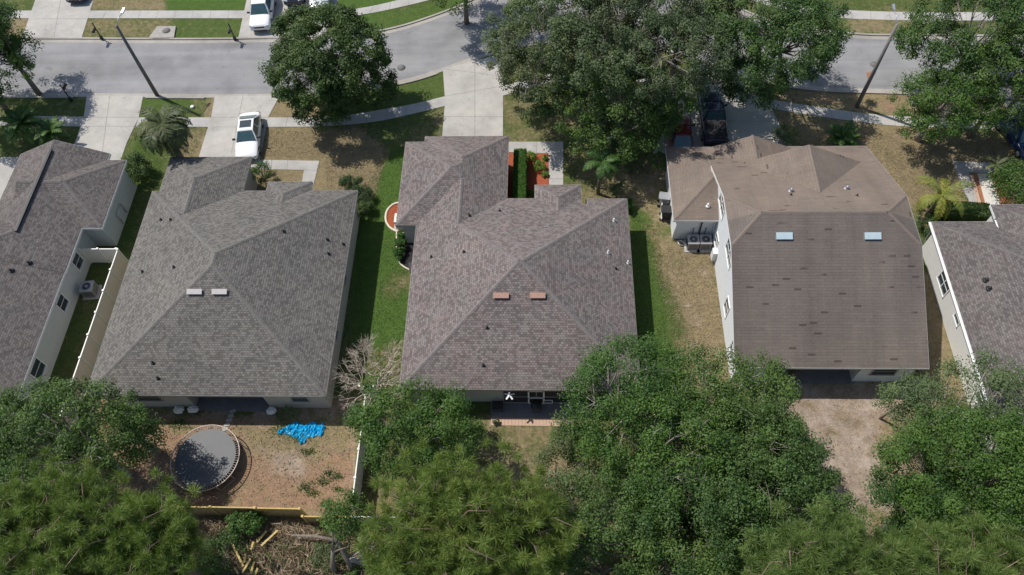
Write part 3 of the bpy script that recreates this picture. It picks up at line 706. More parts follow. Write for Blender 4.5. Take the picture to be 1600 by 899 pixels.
def window(parent, c, face, w_, h_, m=None, sill=True, double=False, shut=False):
    """c = centre on the wall face, face = outward unit normal (x, y)"""
    m = m or M['white']; fx, fy = face; tx, ty = -fy, fx; rz = math.atan2(ty, tx)
    b = MB(); t = 0.07
    P = lambda u, v, o: (c[0]+tx*u+fx*o, c[1]+ty*u+fy*o, c[2]+v)
    for u in (-w_/2, w_/2): b.box(P(u, 0, 0.02), (t, 0.07, h_+t), rz)
    b.box(P(0, h_/2, 0.022), (w_-t, 0.066, t), rz); b.box(P(0, -h_/2, 0.03), (w_+0.1, 0.12, t), rz)
    b.box(P(0, 0, 0.014), (w_-t, 0.04, 0.04), rz)
    if double: b.box(P(0, 0, 0.02), (0.06, 0.05, h_-t), rz)
    f = b.build('window', m, parent); b = MB(); b.box(P(0, 0, 0.0), (w_-t, 0.03, h_-t), rz)
    b.build('pane', M['glass'], f); return f
def box_vent(roof, parent, px, py, m, w_=0.90, d_=0.24, h_=0.16, name='roof_vent'):
    p = roof.px(px, py); pl = roof.z(p[0], p[1])[1]
    nrm = Vector((-pl[0], -pl[1], 1)).normalized(); up = Vector((pl[0], pl[1], pl[0]**2+pl[1]**2)).normalized(); ea = up.cross(nrm)
    Mx = Matrix((ea, up, nrm)).transposed(); b = MB()
    b.box(Vector(p)+nrm*(h_/2-0.02), (w_, d_, h_), M=Mx); b.box(Vector(p)+nrm*(h_-0.015)+up*0.03, (w_+0.06, d_+0.1, 0.035), M=Mx)
    o = b.build(name, m, parent); b = MB(); b.box(Vector(p)+nrm*0.005, (w_+0.2, d_+0.2, 0.02), M=Mx); b.build('flashing', M['cap_grey'], o)
    return o

# --- H3: the house in the middle
h3 = thing('house', 'middle single-storey house with pinkish grey hip roof and two copper brown vents', 'house', (-1.3, 26, 0))
h3o = h3; 
class Par:                     # parts are given in world coordinates: shift them under the thing's empty
    pass
def fix_children(root):
    bpy.context.view_layer.update()
    for ch in root.children: ch.matrix_parent_inverse = root.matrix_world.inverted()
K3 = 0.434
V3 = [([(-8.72, 18.6, 6.02, 32.45), (-8.72, 32.45, 2.82, 33.22), (3.2, 32.45, 6.02, 33.15)], hip(-8.72, 18.6, 6.02, 33.2, 2.75, K3)),
      ([(-10.15, 30.93, -2.44, 38.55)], hip(-10.15, 30.93, -2.44, 38.55, 2.75, K3)),
      ([(-8.72, 27.0, -2.44, 39.07)], hip(-8.72, 27, -2.44, 39.07, 2.75, K3, 'LRF')),
      ([(-0.48, 27.0, 2.80, 34.42)], hip(-0.48, 27, 2.80, 34.42, 2.75, K3, 'LRF'))]
r3 = Roof(V3); ro3 = r3.build(h3, M['shingle_pink'], M['cap_pink'], M['trim_tan'])
i_ = 0.35
walls(h3, r3, [(-8.37, 18.95), (5.67, 18.95), (5.67, 32.8), (2.45, 32.8), (2.45, 33.6), (-0.13, 33.6), (-0.13, 32.85), (-2.79, 32.85), (-2.79, 38.7), (-8.37, 38.7), (-8.37, 38.2), (-9.8, 38.2), (-9.8, 31.28), (-8.37, 31.28)], M['stucco_grey'])
for a, c in [((733,337),0),((781,330),0),((725,394),0),((674,402),0),((959,345),1),((981,411),1),((962,420),0),((950,395),1),((761,512),0),((755,571),0),((755,573),1)][:10]:
    p = r3.px(*a); r3.vent(ro3, p[0], p[1], M['white'] if c else M['black'], 0.05, 0.25 if c else 0.2)
p = r3.px(755, 572)
box_vent(r3, ro3, 783, 463, M['vent_rust']); box_vent(r3, ro3, 840, 463, M['vent_rust'])
# lanai: dark screened opening, white door, mullions
b = MB(); b.box((1.15, 18.935, 1.30), (7.1, 0.05, 2.5)); sc = b.build('screen', M['screen_dark'], h3)
b = MB()
for x in (-2.4, -0.32, 1.9, 4.7): b.box((x, 18.88, 1.3), (0.05, 0.05, 2.5))
b.box((1.15, 18.875, 1.0), (7.1, 0.05, 0.05)); b.box((1.15, 18.87, 0.04), (7.1, 0.06, 0.08)); b.build('screen_frame', M['trim_tan'], h3)
b = MB()
for x in (-0.80, 0.15): b.box((x, 18.80, 1.05), (0.1, 0.06, 2.1))
for z in (0.06, 1.0, 2.06): b.box((-0.325, 18.80, z), (1.05, 0.06, 0.1))
b.box((0.45, 18.8, 0.15), (0.55, 0.06, 0.08)); b.box((0.45, 18.8, 0.62), (0.55, 0.06, 0.06)); b.box((0.7, 18.8, 0.38), (0.06, 0.06, 0.5))
b.build('screen_door', M['white'], h3)
p = g(796, 612, 2.35); b = MB()
b.tube([(p[0], 18.45, 2.62), (p[0], 18.45, 2.25)], 0.03, 6)
for a in range(5):
    an = R_(18+72*a); b.bar((p[0], 18.45, 2.3), (p[0]+0.33*math.cos(an), 18.45+0.33*math.sin(an), 2.22), 0.1, 0.03)
tag(b.build('hanging_ornament', M['white']), 'white star shaped ornament hanging under the rear eave of the middle house', 'ornament')

# --- H2: grey house to the left
K2 = 0.433
h2 = thing('house', 'grey shingled single-storey house behind the trampoline yard with two pale vents', 'house', (-20.7, 26, 0))
r2 = Roof([([(-28.25, 18.1, -13.2, 34.0)], hip(-28.25, 18.1, -13.2, 34.0, 2.75, K2)),
           ([(-27.72, 27, -21.55, 37.2)], hip(-27.72, 27, -21.55, 37.2, 2.75, K2, 'LRF')),
           ([(-19.87, 27, -16.62, 34.82)], hip(-19.87, 27, -16.62, 34.82, 2.75, K2, 'LRF'))])
ro2 = r2.build(h2, M['shingle_grey'], M['cap_grey'], M['trim_tan'])
walls(h2, r2, [(-27.9, 18.45), (-22.4, 18.45), (-22.4, 21.2), (-17.5, 21.2), (-17.5, 18.45), (-13.55, 18.45), (-13.55, 33.65), (-16.97, 33.65), (-16.97, 34.45), (-19.52, 34.45), (-19.52, 33.65), (-21.9, 33.65), (-21.9, 36.85), (-27.37, 36.85), (-27.37, 33.65), (-27.9, 33.65)], M['stucco_taupe'])
for a in [(252,344),(267,344),(223,425),(272,418),(443,362),(511,375),(536,382),(513,397),(239,567),(247,591)]:
    p = r2.px(*a); r2.vent(ro2, p[0], p[1], M['black'], 0.055, 0.2)
box_vent(r2, ro2, 305, 457, M['vent_pink']); box_vent(r2, ro2, 344, 457, M['vent_pink'])
window(h2, (-15.2, 18.45, 1.55), (0, -1), 1.1, 0.9, M['trim_tan']); window(h2, (-24.9, 18.45, 1.55), (0, -1), 1.6, 0.9, M['trim_tan'])
window(h2, (-13.55, 27.3, 1.6), (1, 0), 0.7, 0.7, M['trim_tan']); window(h2, (-13.55, 23.0, 1.6), (1, 0), 0.7, 0.7, M['trim_tan'])
b = MB(); b.box((-19.95, 21.1, 1.1), (2.4, 0.08, 2.1)); b.build('sliding_door', M['glass'], h2)

# --- H4: saltbox house to the right with white side walls
K4 = 0.45
h4 = thing('house', 'tall brown-roofed house with white side walls and two pale blue skylights', 'house', (17.7, 29, 0))
main = [(0.0, K4, 2.75-K4*20.15), (0.0, -K4, 2.75+K4*37.85), (K4, 0.0, 5.85-K4*11.85), (-K4, 0.0, 5.85+K4*23.55)]
r4 = Roof([([(11.85, 20.15, 23.55, 37.85)], main),
           ([(11.85, 29.0, 23.55, 35.45)], [(K4, 0.0, 2.75-K4*11.7), (-K4, 0.0, 2.75+K4*24.7)]),
           ([(11.85, 32.0, 18.4, 37.60)], [(K4, 0.0, 2.75-K4*11.7), (-K4, 0.0, 2.75+K4*18.4)])])
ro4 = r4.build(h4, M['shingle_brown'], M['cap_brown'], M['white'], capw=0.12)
r4g = Roof([([(9.1, 31.25, 12.2, 34.5), (9.1, 34.5, 11.84, 37.85)], hip(9.1, 31.25, 99, 37.85, 2.75, K4, 'LBF'))])
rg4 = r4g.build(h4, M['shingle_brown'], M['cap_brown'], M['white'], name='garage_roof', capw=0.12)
walls(h4, r4, [(12.2, 20.5), (15.3, 20.5), (15.3, 23.3), (19.9, 23.3), (19.9, 20.5), (23.2, 20.5), (23.2, 35.2), (12.2, 35.2)], M['stucco_white'])
walls(h4, r4g, [(9.42, 31.6), (12.17, 31.6), (12.17, 37.5), (9.42, 37.5)], M['stucco_white'], name='garage_wall')
for a in [(1106,322)]:
    p = r4g.px(*a); r4g.vent(rg4, p[0], p[1], M['white'], 0.07, 0.25)
for a in [(1236,299),(1323,295)]:
    p = r4.px(*a); r4.vent(ro4, p[0], p[1], M['grey_metal'], 0.085, 0.28)
for a in [(1236,305),(1339,306)]:
    p = r4.px(*a); r4.vent(ro4, p[0], p[1], M['black'], 0.04, 0.2)
for pxx in (1225, 1363): box_vent(r4, ro4, pxx, 370, M['vent_blue'], 0.95, 0.34, 0.12, 'skylight')
window(h4, (12.2, 31.6, 4.15), (-1, 0), 1.7, 1.2, double=True); window(h4, (12.2, 27.7, 4.05), (-1, 0), 1.7, 1.2, double=True)
window(h4, (12.2, 25.0, 1.7), (-1, 0), 0.9, 1.3); window(h4, (12.2, 21.9, 1.7), (-1, 0), 0.9, 1.3)
window(h4, (12.2, 30.4, 1.5), (-1, 0), 0.8, 1.0)
window(h4, (21.4, 20.5, 1.55), (0, -1), 1.5, 0.9, M['trim_tan'])
b = MB(); b.box((17.6, 23.2, 1.1), (2.6, 0.08, 2.1)); b.build('sliding_door', M['glass'], h4)
for x in (9.45, 12.12): b = MB(); b.tube([(x, 31.5, 2.5), (x, 31.5, 0.1)], 0.045, 6); b.build('downpipe', M['white'], h4)
b = MB(); b.box((12.05, 29.7, 0.85), (0.3, 0.5, 0.9)); b.build('meter_box', M['white'], h4)

# --- H5: far right
h5 = thing('house', 'mauve-grey roofed house at the right edge with cream side wall', 'house', (33, 26, 0))
K5 = 0.43
r5 = Roof([([(26.45, 12.5, 41, 31.08)], hip(26.45, 12.5, 41, 31.08, 2.75, K5)),
           ([(30.55, 27.0, 41, 32.24)], hip(30.55, 15, 45, 32.24, 3.12, K5, 'LF'))])
ro5 = r5.build(h5, M['shingle_mauve'], M['cap_mauve'], M['white'])
walls(h5, r5, [(26.82, 12.9), (40.5, 12.9), (40.5, 31.9), (30.9, 31.9), (30.9, 30.73), (26.82, 30.73)], M['stucco_cream'])
window(h5, (26.82, 27.0, 1.5), (-1, 0), 1.5, 1.2, double=True); window(h5, (26.82, 24.15, 1.75), (-1, 0), 0.8, 0.7); window(h5, (26.82, 18.6, 1.6), (-1, 0), 1.2, 1.2)
b = MB(); b.tube([(26.38, 12.6, 2.66), (26.38, 31.1, 2.66)], 0.07, 8); b.tube([(26.38, 31.0, 2.62), (26.5, 31.0, 2.3), (26.74, 30.9, 2.2), (26.74, 30.9, 0.1)], 0.05, 6)
b.build('gutter_pipe', M['white'], h5)
for a in [(1541,438),(1546,451)]:
    p = r5.px(*a); r5.vent(ro5, p[0], p[1], M['black'], 0.09, 0.16)

# --- H1: left edge
h1 = thing('house', 'house at the left edge with dark ridge vent and pale blue side wall', 'house', (-38, 28, 0))
K1 = 0.45
r1 = Roof([([(-39.35, 27.0, -32.45, 37.6)], hip(-39.35, 27, -32.45, 37.6, 2.75, K1, 'LR')),
           ([(-37.5, 30.73, -31.0, 36.96)], hip(-60, 30.73, -31.0, 36.96, 2.75, K1, 'RFB')),
           ([(-50.0, 14.0, -32.5, 31.0)], hip(-50, 14, -32.5, 32.9, 2.75, K1))])
ro1 = r1.build(h1, M['shingle_mauve'], M['cap_mauve'], M['white'])
walls(h1, r1, [(-49.6, 14.4), (-32.85, 14.4), (-32.85, 31.08), (-31.35, 31.08), (-31.35, 36.6), (-32.8, 36.6), (-32.8, 37.2), (-39.0, 37.2), (-39.0, 30.6), (-49.6, 30.6)], M['stucco_blue'])
window(h1, (-32.85, 28.8, 1.45), (1, 0), 0.95, 1.1); window(h1, (-32.85, 25.4, 1.45), (1, 0), 0.95, 1.1); window(h1, (-32.85, 20.4, 1.45), (1, 0), 1.2, 1.2)
b = MB(); zr = 2.75+K1*3.45
b.box((-35.78, 33.0, zr+0.03), (0.16, 7.3, 0.12)); b.build('ridge_vent', M['black'], ro1)
for a in [(45,411),(17,423)]:
    p = r1.px(*a); r1.vent(ro1, p[0], p[1], M['black'], 0.08, 0.18)
b = MB(); b.tube([(-31.25, 33.9, 0.3), (-31.25, 33.9, 1.4), (-31.25, 32.9, 1.4), (-31.25, 32.9, 0.3)], 0.04, 6); b.build('pipe', M['grey_metal'], h1)
for h_ in (h1, h2, h3, h4, h5): fix_children(h_)

# ------------------------------------------------------------------ fences
def fence(name, label, a, b_, h_, m, mp, seg=1.8, rail=True, slats=False, post_name='post', skip=(), group=None, jitter=0):
    a = Vector((a[0], a[1], 0)); b_ = Vector((b_[0], b_[1], 0)); d = b_-a; n_ = max(1, round(d.length/seg)); rz = math.atan2(d.y, d.x)
    t = thing(name, label, 'fence', tuple(a), rz, group); step = d.length/n_
    for i in range(n_+1):
        b = MB(); b.box((i*step, 0, h_/2+0.02), (0.11, 0.11, h_+0.04)); b.box((i*step, 0, h_+0.06), (0.14, 0.14, 0.04)); b.build(post_name, mp, t)
    for i in range(n_):
        if i in skip: continue
        b = MB(); x0, x1 = i*step+0.06, (i+1)*step-0.06; dh = random.uniform(-jitter, jitter)
        if slats:
            k = int((x1-x0)/0.15)
            for j in range(k):
                w_ = (x1-x0)/k; hh = h_-0.04+random.uniform(-0.03, 0.02)+dh
                b.box((x0+(j+0.5)*w_, random.uniform(-0.006, 0.006), hh/2), (w_*0.88, 0.025, hh))
        else: b.box(((x0+x1)/2, 0, h_/2), (x1-x0, 0.03, h_-0.12))
        b.build('panel', m, t)
        if rail:
            b = MB(); b.box(((x0+x1)/2, 0, h_-0.03+dh), (x1-x0, 0.07, 0.08)); b.build('top_rail', mp, t)
            b = MB(); b.box(((x0+x1)/2, 0.0, 0.12), (x1-x0, 0.06, 0.1)); b.build('bottom_rail', mp, t)
    return t
fence('fence', 'long tan vinyl fence with white posts between the two left houses', (-30.0, 29.55), (-30.05, 16.0), 1.8, M['vinyl'], M['vinyl_white'], 1.72)
fence('fence', 'short pale vinyl fence section joining the corner post to the blue wall', (-32.8, 29.6), (-30.12, 29.6), 1.8, M['vinyl_white'], M['vinyl_white'], 1.35)
fence('fence', 'white vinyl fence along the right side of the trampoline yard', (-11.0, 18.6), (-10.98, 11.6), 1.8, M['vinyl_white'], M['vinyl_white'], 1.75)
fence('fence', 'short white fence return beside the bare bush', (-11.5, 19.3), (-10.6, 19.3), 1.5, M['vinyl_white'], M['vinyl_white'], 1.2)
fence('fence', 'yellow slatted fence behind the trampoline', (-21.9, 11.55), (-14.0, 11.5), 1.8, M['yellow_wood'], M['yellow_board'], 2.6, slats=True, jitter=0.05)
fence('fence', 'lower yellow slatted fence piece left of the bushy stump', (-13.8, 11.1), (-11.15, 11.1), 1.65, M['yellow_wood'], M['yellow_board'], 1.4, slats=True)
fence('fence', 'pale fence piece running right from the yard corner', (-10.95, 11.1), (-7.5, 11.1), 1.7, M['vinyl'], M['vinyl_white'], 1.75)
fence('fence', 'white vinyl fence panel behind the last house at the right', (26.9, 12.2), (29.5, 12.2), 1.8, M['vinyl_white'], M['vinyl_white'], 1.3)

# ------------------------------------------------------------------ foliage
def quad_mesh(name, C, A, B, var):
    """rhombic leaves: centre C, half axes A, B (n,3)"""
    n_ = len(C); V = np.stack([C-A, C+B*0.9-A*0.1, C+A, C-B*0.9-A*0.1], 1).reshape(-1, 3).astype(np.float32)
    me = bpy.data.meshes.new(name); me.vertices.add(n_*4); me.vertices.foreach_set('co', V.ravel())
    me.loops.add(n_*4); me.polygons.add(n_); me.loops.foreach_set('vertex_index', np.arange(n_*4, dtype=np.int32))
    me.polygons.foreach_set('loop_start', (np.arange(n_)*4).astype(np.int32)); me.update(calc_edges=True)
    at = me.attributes.new('var', 'FLOAT', 'FACE'); at.data.foreach_set('value', var.astype(np.float32)); return me
def unit(a): return a/(np.linalg.norm(a, axis=1, keepdims=True)+1e-9)
def rdir(n_, r): return unit(r.normal(size=(n_, 3)))
def leaves(cl, rad, per, size, r, flat=0.8, up=0.75, cvar=None):
    """cl (n,3) cluster centres, rad (n,) radii"""
    n_ = len(cl); idx = np.repeat(np.arange(n_), per); k = len(idx)
    off = rdir(k, r)*(r.random((k, 1))**0.45); off[:, 2] = off[:, 2]*flat
    C = cl[idx]+off*rad[idx][:, None]
    nrm = unit(off*1.0+np.array([0, 0, up])+r.normal(size=(k, 3))*0.45)
    t = unit(np.cross(nrm, rdir(k, r))); s_ = np.cross(nrm, t); sz = size*(0.65+0.7*r.random((k, 1)))
    cv = r.random(n_) if cvar is None else cvar
    var = np.clip(0.6*cv[idx]+0.4*r.random(k), 0, 1)
    return C, t*sz*0.5, s_*sz*0.34, var
def broad(name, label, cat, cpx, zc, rad, hgt, mat_, seed, base=None, group=None, lobes=9, leaf=0.17, per=85, dens=1.0, clr=0.66, trunk_r=0.2, bark='bark', tw=0.5, gap=0.0, lob=0.50, twigs=0.0):
    """broadleaf tree: crown centre on the ray through cpx at height zc; rad = (rx, ry), hgt = crown half height"""
    r = np.random.default_rng(seed); c = np.array(g(cpx[0], cpx[1], zc)); rx, ry = rad
    bx, by = (base if base is not None else (c[0]+r.normal()*0.3, c[1]+r.normal()*0.3))
    t = thing(name, label, cat, (bx, by, 0), 0, group)
    o = np.array([bx, by, 0])
    LC = []; LR = []
    lo = max(-hgt*0.9, 1.0-zc)
    for k in range(lobes):
        a = 2.399*k+r.random()*0.7; q_ = math.sqrt((k+0.35)/lobes)*0.70
        LC.append([rx*q_*math.cos(a), ry*q_*math.sin(a), hgt*(0.48*(1-q_*q_*1.7)+r.normal()*0.13)]); LR.append(lob*(0.82+0.42*r.random()))
    for k in range(lobes//2):            # lower skirt of the crown
        a = 2.399*k*1.7+r.random(); LC.append([rx*0.62*math.cos(a), ry*0.62*math.sin(a), lo*(0.35+0.35*r.random())]); LR.append(lob*(0.75+0.3*r.random()))
    lobes = len(LC)
    LC = np.array(LC); LR = np.array(LR); CL = []; RR = []
    for k in range(lobes):
        lr = np.array([rx*LR[k], ry*LR[k], max(hgt*0.62*LR[k]/lob*0.8, 0.8)]); area_ = 4*math.pi*((lr[0]*lr[1]+lr[0]*lr[2]+lr[1]*lr[2])/3)
        n_ = int(area_*0.60*dens/(clr**2)*0.55)+3; d = rdir(n_, r); d = d[d[:, 2] > -0.6]
        p = LC[k]+d*lr*(0.78+0.30*r.random((len(d), 1)))
        ok = p[:, 2] > lo
        for j in range(lobes):
            if j == k: continue
            lj = np.array([rx*LR[j], ry*LR[j], max(hgt*0.62*LR[j]/lob*0.8, 0.8)]); ok &= (np.sum(((p-LC[j])/lj)**2, 1) > 0.58)
        p = p[ok & (r.random(len(p)) > gap+0.06)]; CL.append(p)
    CL = np.concatenate(CL); RR = clr*(0.65+0.6*r.random(len(CL)))
    cc = c-o
    C, A, B, var = leaves(CL+cc, RR, int(per*2.0), leaf*0.80, r)
    link('crown', quad_mesh('crown', C, A, B, var), L[mat_], t)
    b = MB(); fork = np.array([cc[0]*0.3, cc[1]*0.3, max(zc-hgt*0.9, zc*0.30)])
    b.tube([(0, 0, -0.2), (cc[0]*0.1, cc[1]*0.1, fork[2]*0.5), tuple(fork)], [trunk_r*1.3, trunk_r, trunk_r*0.85], 8)
    for k in range(lobes):
        e = cc+LC[k]; m_ = fork*0.5+e*0.5+np.array([0, 0, -0.3])+r.normal(size=3)*0.2
        b.tube([tuple(fork), tuple(m_), tuple(e)], [trunk_r*0.5, trunk_r*0.32, trunk_r*0.1], 5)
        near = CL[np.argsort(np.sum((CL-LC[k])**2, 1))[:int(len(CL)/lobes*tw)]]
        for q_ in near[:26]:
            s0 = m_*0.35+e*0.65 if r.random() < 0.5 else e
            mm = s0*0.45+(q_+cc)*0.55+r.normal(size=3)*0.12
            b.tube([tuple(s0), tuple(mm), tuple(q_*1.02+cc)], [trunk_r*0.12, trunk_r*0.07, 0.010], 3, cap=False)
        if twigs:
            for _ in range(int(twigs)):
                q_ = CL[r.integers(len(CL))]+cc; dd = unit(r.normal(size=(1, 3))+np.array([[0, 0, 0.8]]))[0]
                b.tube([tuple(LC[np.argmin(np.sum((LC+cc-q_)**2, 1))]+cc), tuple(q_-dd*0.3), tuple(q_+dd*0.35), tuple(q_+dd*0.7+r.normal(size=3)*0.15)], [0.04, 0.035, 0.025, 0.01], 3, cap=False)
    b.build('trunk', M[bark], t)
    return t
def pine(name, label, cpx, zc, rad, hgt, seed, base=None, group=None, n=260, tuft=0.62, mat_='pine', trunk_r=0.17, needles=120, branch_every=1.0, bark='bark_pine'):
    r = np.random.default_rng(seed); c = np.array(g(cpx[0], cpx[1], zc)); rx, ry = rad
    bx, by = (base if base is not None else (c[0], c[1])); o = np.array([bx, by, 0]); cc = c-o
    t = thing(name, label, 'pine tree', (bx, by, 0), 0, group)
    b = MB(); top = cc+np.array([0, 0, hgt*0.75])
    ax = [np.array([0, 0, -0.2]), np.array([cc[0]*0.25, cc[1]*0.25, zc*0.4]), cc+np.array([0, 0, -hgt*0.3]), top]
    b.tube([tuple(a) for a in ax], [trunk_r*1.2, trunk_r, trunk_r*0.7, trunk_r*0.15], 8)
    n = int(n*2.6); T = []; nb = int(n/9)
    for k in range(nb):
        f = (k+0.5)/nb; zz = -hgt*0.75+f*hgt*1.55; env = math.sqrt(max(0.06, 1-((zz/hgt)*0.85)**2)); a = 2.399*k+r.random()*0.6
        s0 = cc+np.array([0, 0, zz*0.75-0.3]); ln = env*(0.72+0.38*r.random()); e = cc+np.array([rx*ln*math.cos(a), ry*ln*math.sin(a), zz+r.normal()*0.25])
        m_ = (s0+e)/2+np.array([0, 0, -0.25])+r.normal(size=3)*0.25
        b.tube([tuple(s0), tuple(m_), tuple(e)], [0.045, 0.03, 0.012], 4)
        for j in range(9):
            u = 0.35+0.68*r.random(); p = (s0*(1-u)+e*u)+r.normal(size=3)*np.array([0.65, 0.65, 0.38]); T.append(p)
            if j % 5 == 1: b.tube([tuple(m_*(1-min(u, 1))+e*min(u, 1)), tuple(p)], [0.025, 0.012], 3, cap=False)
    b.build('trunk', M[bark], t)
    T = np.array(T); idx = np.repeat(np.arange(len(T)), needles); k = len(idx)
    ax_ = unit(r.normal(size=(len(T), 3))*0.4+np.array([0, 0, 1.0])+unit(T-cc)*0.5)[idx]
    d = unit(ax_*0.55+rdir(k, r)); ln = tuft*(0.45+0.4*r.random((k, 1)))*0.5*(0.7+0.6*r.random(len(T)))[idx][:, None]
    s0 = T[idx]+r.normal(size=(k, 3))*0.06
    droop = np.zeros((k, 3)); droop[:, 2] = -0.12*ln[:, 0]
    C = s0+d*ln+droop; side = unit(np.cross(d, rdir(k, r)))*0.0125
    var = np.clip(0.6*r.random(len(T))[idx]+0.4*r.random(k), 0, 1)
    link('crown', quad_mesh('crown', C, d*ln, side, var), L[mat_], t)
    return t
def shrub(name, label, cpx, size, mat_, seed, leaf=0.09, per=70, n=None, group=None, cat='shrub', z=None, clr=None):
    r = np.random.default_rng(seed); rx, ry, h_ = size; c = np.array(g(cpx[0], cpx[1], h_*0.5 if z is None else z)); c[2] = 0
    t = thing(name, label, cat, tuple(c), 0, group); n_ = n or int(max(8, 26*rx*ry*h_**0.4)); d = rdir(n_*2, r); d = d[d[:, 2] > -0.2][:n_]
    P = d*np.array([rx, ry, h_*0.5])*(0.62+0.35*r.random((len(d), 1)))+np.array([0, 0, h_*0.5]); rr = np.full(len(P), clr or min(rx, ry, h_)*0.36)*(0.7+0.6*r.random(len(P)))
    C, A, B, var = leaves(P, rr, per, leaf, r); link('foliage', quad_mesh('foliage', C, A, B, var), L[mat_], t)
    b = MB()
    for p in P[::2]: b.tube([(0, 0, -0.05), tuple(p*np.array([0.5, 0.5, 0.6])), tuple(p)], [0.03, 0.02, 0.01], 4, cap=False)
    b.build('stem', M['bark'], t); return t
def hedge(name, label, a, b_, w_, h_, mat_, seed, leaf=0.08, group=None):
    r = np.random.default_rng(seed); a = np.array(a[:2]); b_ = np.array(b_[:2]); d = b_-a; L_ = np.hypot(*d); t = thing(name, label, 'hedge', (a[0], a[1], 0), math.atan2(d[1], d[0]), group)
    k = int(L_*w_*h_*3000+L_*(w_+2*h_)*1300); P = r.random((k, 3))*np.array([L_, w_, h_])-np.array([0, w_/2, 0])
    s_ = r.random(k)<0.8; ax = r.integers(0, 4, k)          # pull most leaves to the faces
    P[s_ & (ax == 0), 2] = h_; P[s_ & (ax == 1), 1] = w_/2; P[s_ & (ax == 2), 1] = -w_/2; P[s_ & (ax == 3), 2] = h_
    P += r.normal(size=P.shape)*0.035
    n_ = unit(r.normal(size=(k, 3))*0.7+(P-np.array([0, 0, h_/2]))*np.array([0, 1.5, 1.5])); tt = unit(np.cross(n_, rdir(k, r))); s2 = np.cross(n_, tt); sz = leaf*(0.7+0.6*r.random((k, 1)))
    link('foliage', quad_mesh('foliage', P, tt*sz*0.5, s2*sz*0.4, r.random(k)), L[mat_], t)
    b = MB()
    for i in range(int(L_/0.5)+1): b.tube([(0.25+i*0.5, 0, -0.05), (0.25+i*0.5, 0.05, h_*0.8)], [0.03, 0.015], 5)
    b.build('stem', M['bark'], t); return t
def palm(name, label, base_px, top_h, nf, ln, mat_, seed, lean=(0, 0), trunk_r=0.15, droop=1.0, width=0.5, elev=(0.9, -0.3), base=None, skirt=0, lw=0.042, group=None):
    r = np.random.default_rng(seed); bp = base if base else g(*base_px); t = thing(name, label, 'palm', (bp[0], bp[1], 0), 0, group)
    tip = Vector((lean[0], lean[1], top_h)); b = MB()
    if top_h > 0.4: b.tube([(0, 0, -0.1), (lean[0]*0.4, lean[1]*0.4, top_h*0.5), tuple(tip)], [trunk_r*1.25, trunk_r, trunk_r*0.9], 8); b.build('trunk', M['bark'], t)
    for k in range(nf+skirt):
        a = 2.399*k+r.random()*0.5; f = (k % nf)/max(1, nf-1); e0 = elev[0]*(1-f)+elev[1]*f+r.normal()*0.1
        if k >= nf: e0 = -1.0+r.normal()*0.15
        L2 = ln*(0.85+0.3*r.random()); pts = []; p = np.array(tip); ang = e0; m_ = 9
        for j in range(m_+1):
            pts.append(p.copy()); dd = np.array([math.cos(a)*math.cos(ang), math.sin(a)*math.cos(ang), math.sin(ang)]); p = p+dd*L2/m_; ang -= droop*(0.10+0.16*j/m_)
            ang = max(ang, -1.5)
        C = []; A = []; B = []; V = []
        for j in range(1, m_*8+1):
            u = j/(m_*8); i0 = min(int(u*m_), m_-1); q_ = pts[i0]*(1-(u*m_-i0))+pts[i0+1]*(u*m_-i0); tg = pts[i0+1]-pts[i0]; tg = tg/np.linalg.norm(tg)
            sd = np.cross(tg, [0, 0, 1]); sd = sd/(np.linalg.norm(sd)+1e-9); up_ = np.cross(sd, tg)
            wl = width*math.sin(min(math.pi*(u*0.88+0.12), math.pi))*0.9+0.08
            for sg in (1, -1):
                dv = sd*sg*0.85+tg*0.55-up_*0.28+r.normal(size=3)*0.12; dv /= np.linalg.norm(dv); C.append(q_+dv*wl*0.5); A.append(dv*wl*0.5); nn = np.cross(dv, up_); B.append(nn/np.linalg.norm(nn)*lw); V.append(r.random()*0.6+0.4*f)
        # the rachis as thin leaflets in a row
        for j in range(m_):
            C.append((pts[j]+pts[j+1])/2); A.append((pts[j+1]-pts[j])*0.55); s_ = np.cross(pts[j+1]-pts[j], [0, 0, 1]); B.append(s_/(np.linalg.norm(s_)+1e-9)*0.022); V.append(0.95)
        link('frond', quad_mesh('frond', np.array(C), np.array(A), np.array(B), np.array(V)), L[mat_] if k < nf else L['dry'], t)
    return t

GT = 'oaks along the far right of the street'
# street side
broad('shade_tree', 'dense dark round tree over the street in front of the dry lawn', 'tree', (518, 98), 4.6, (4.35, 4.0), 3.4, 'laurel', 11, base=g(522,158)[:2], lobes=13, leaf=0.21, per=95, dens=1.25, clr=0.62)
shrub('shrub', 'low bright sprouts at the foot of the street tree', (520,180), (1.3,0.8,1.2), 'bright', 12, leaf=0.12)
broad('oak_tree', 'oak cut by the top left corner of the picture', 'tree', (-4, 55), 5.5, (2.0, 2.7), 2.6, 'oak', 13, lobes=8, leaf=0.19, per=80, gap=0.12)
broad('oak_tree', 'oak just outside the left edge that shades the street', 'tree', (-62, 84), 6.0, (3.7, 3.9), 3.2, 'oak', 14, lobes=9, leaf=0.2, per=70)
broad('oak_tree', 'oak above the top edge shading the bend of the street', 'tree', (728, -60), 6.0, (4.6, 4.0), 3.2, 'oak', 15, lobes=9, leaf=0.2, per=70)
broad('oak_tree', 'big olive oak left of the clump above the front walk', 'tree', (870, 75), 6.5, (5.3, 5.2), 3.4, 'oak_olive', 21, lobes=14, leaf=0.19, per=78, dens=1.1, gap=0.13, twigs=2, bark='bark_pale')
broad('oak_tree', 'broad olive oak in the middle of the clump behind the dark pickup', 'tree', (990, 70), 7.2, (5.6, 5.4), 3.6, 'oak_olive', 22, lobes=14, leaf=0.19, per=78, dens=1.1, gap=0.13, twigs=2, bark='bark_pale')
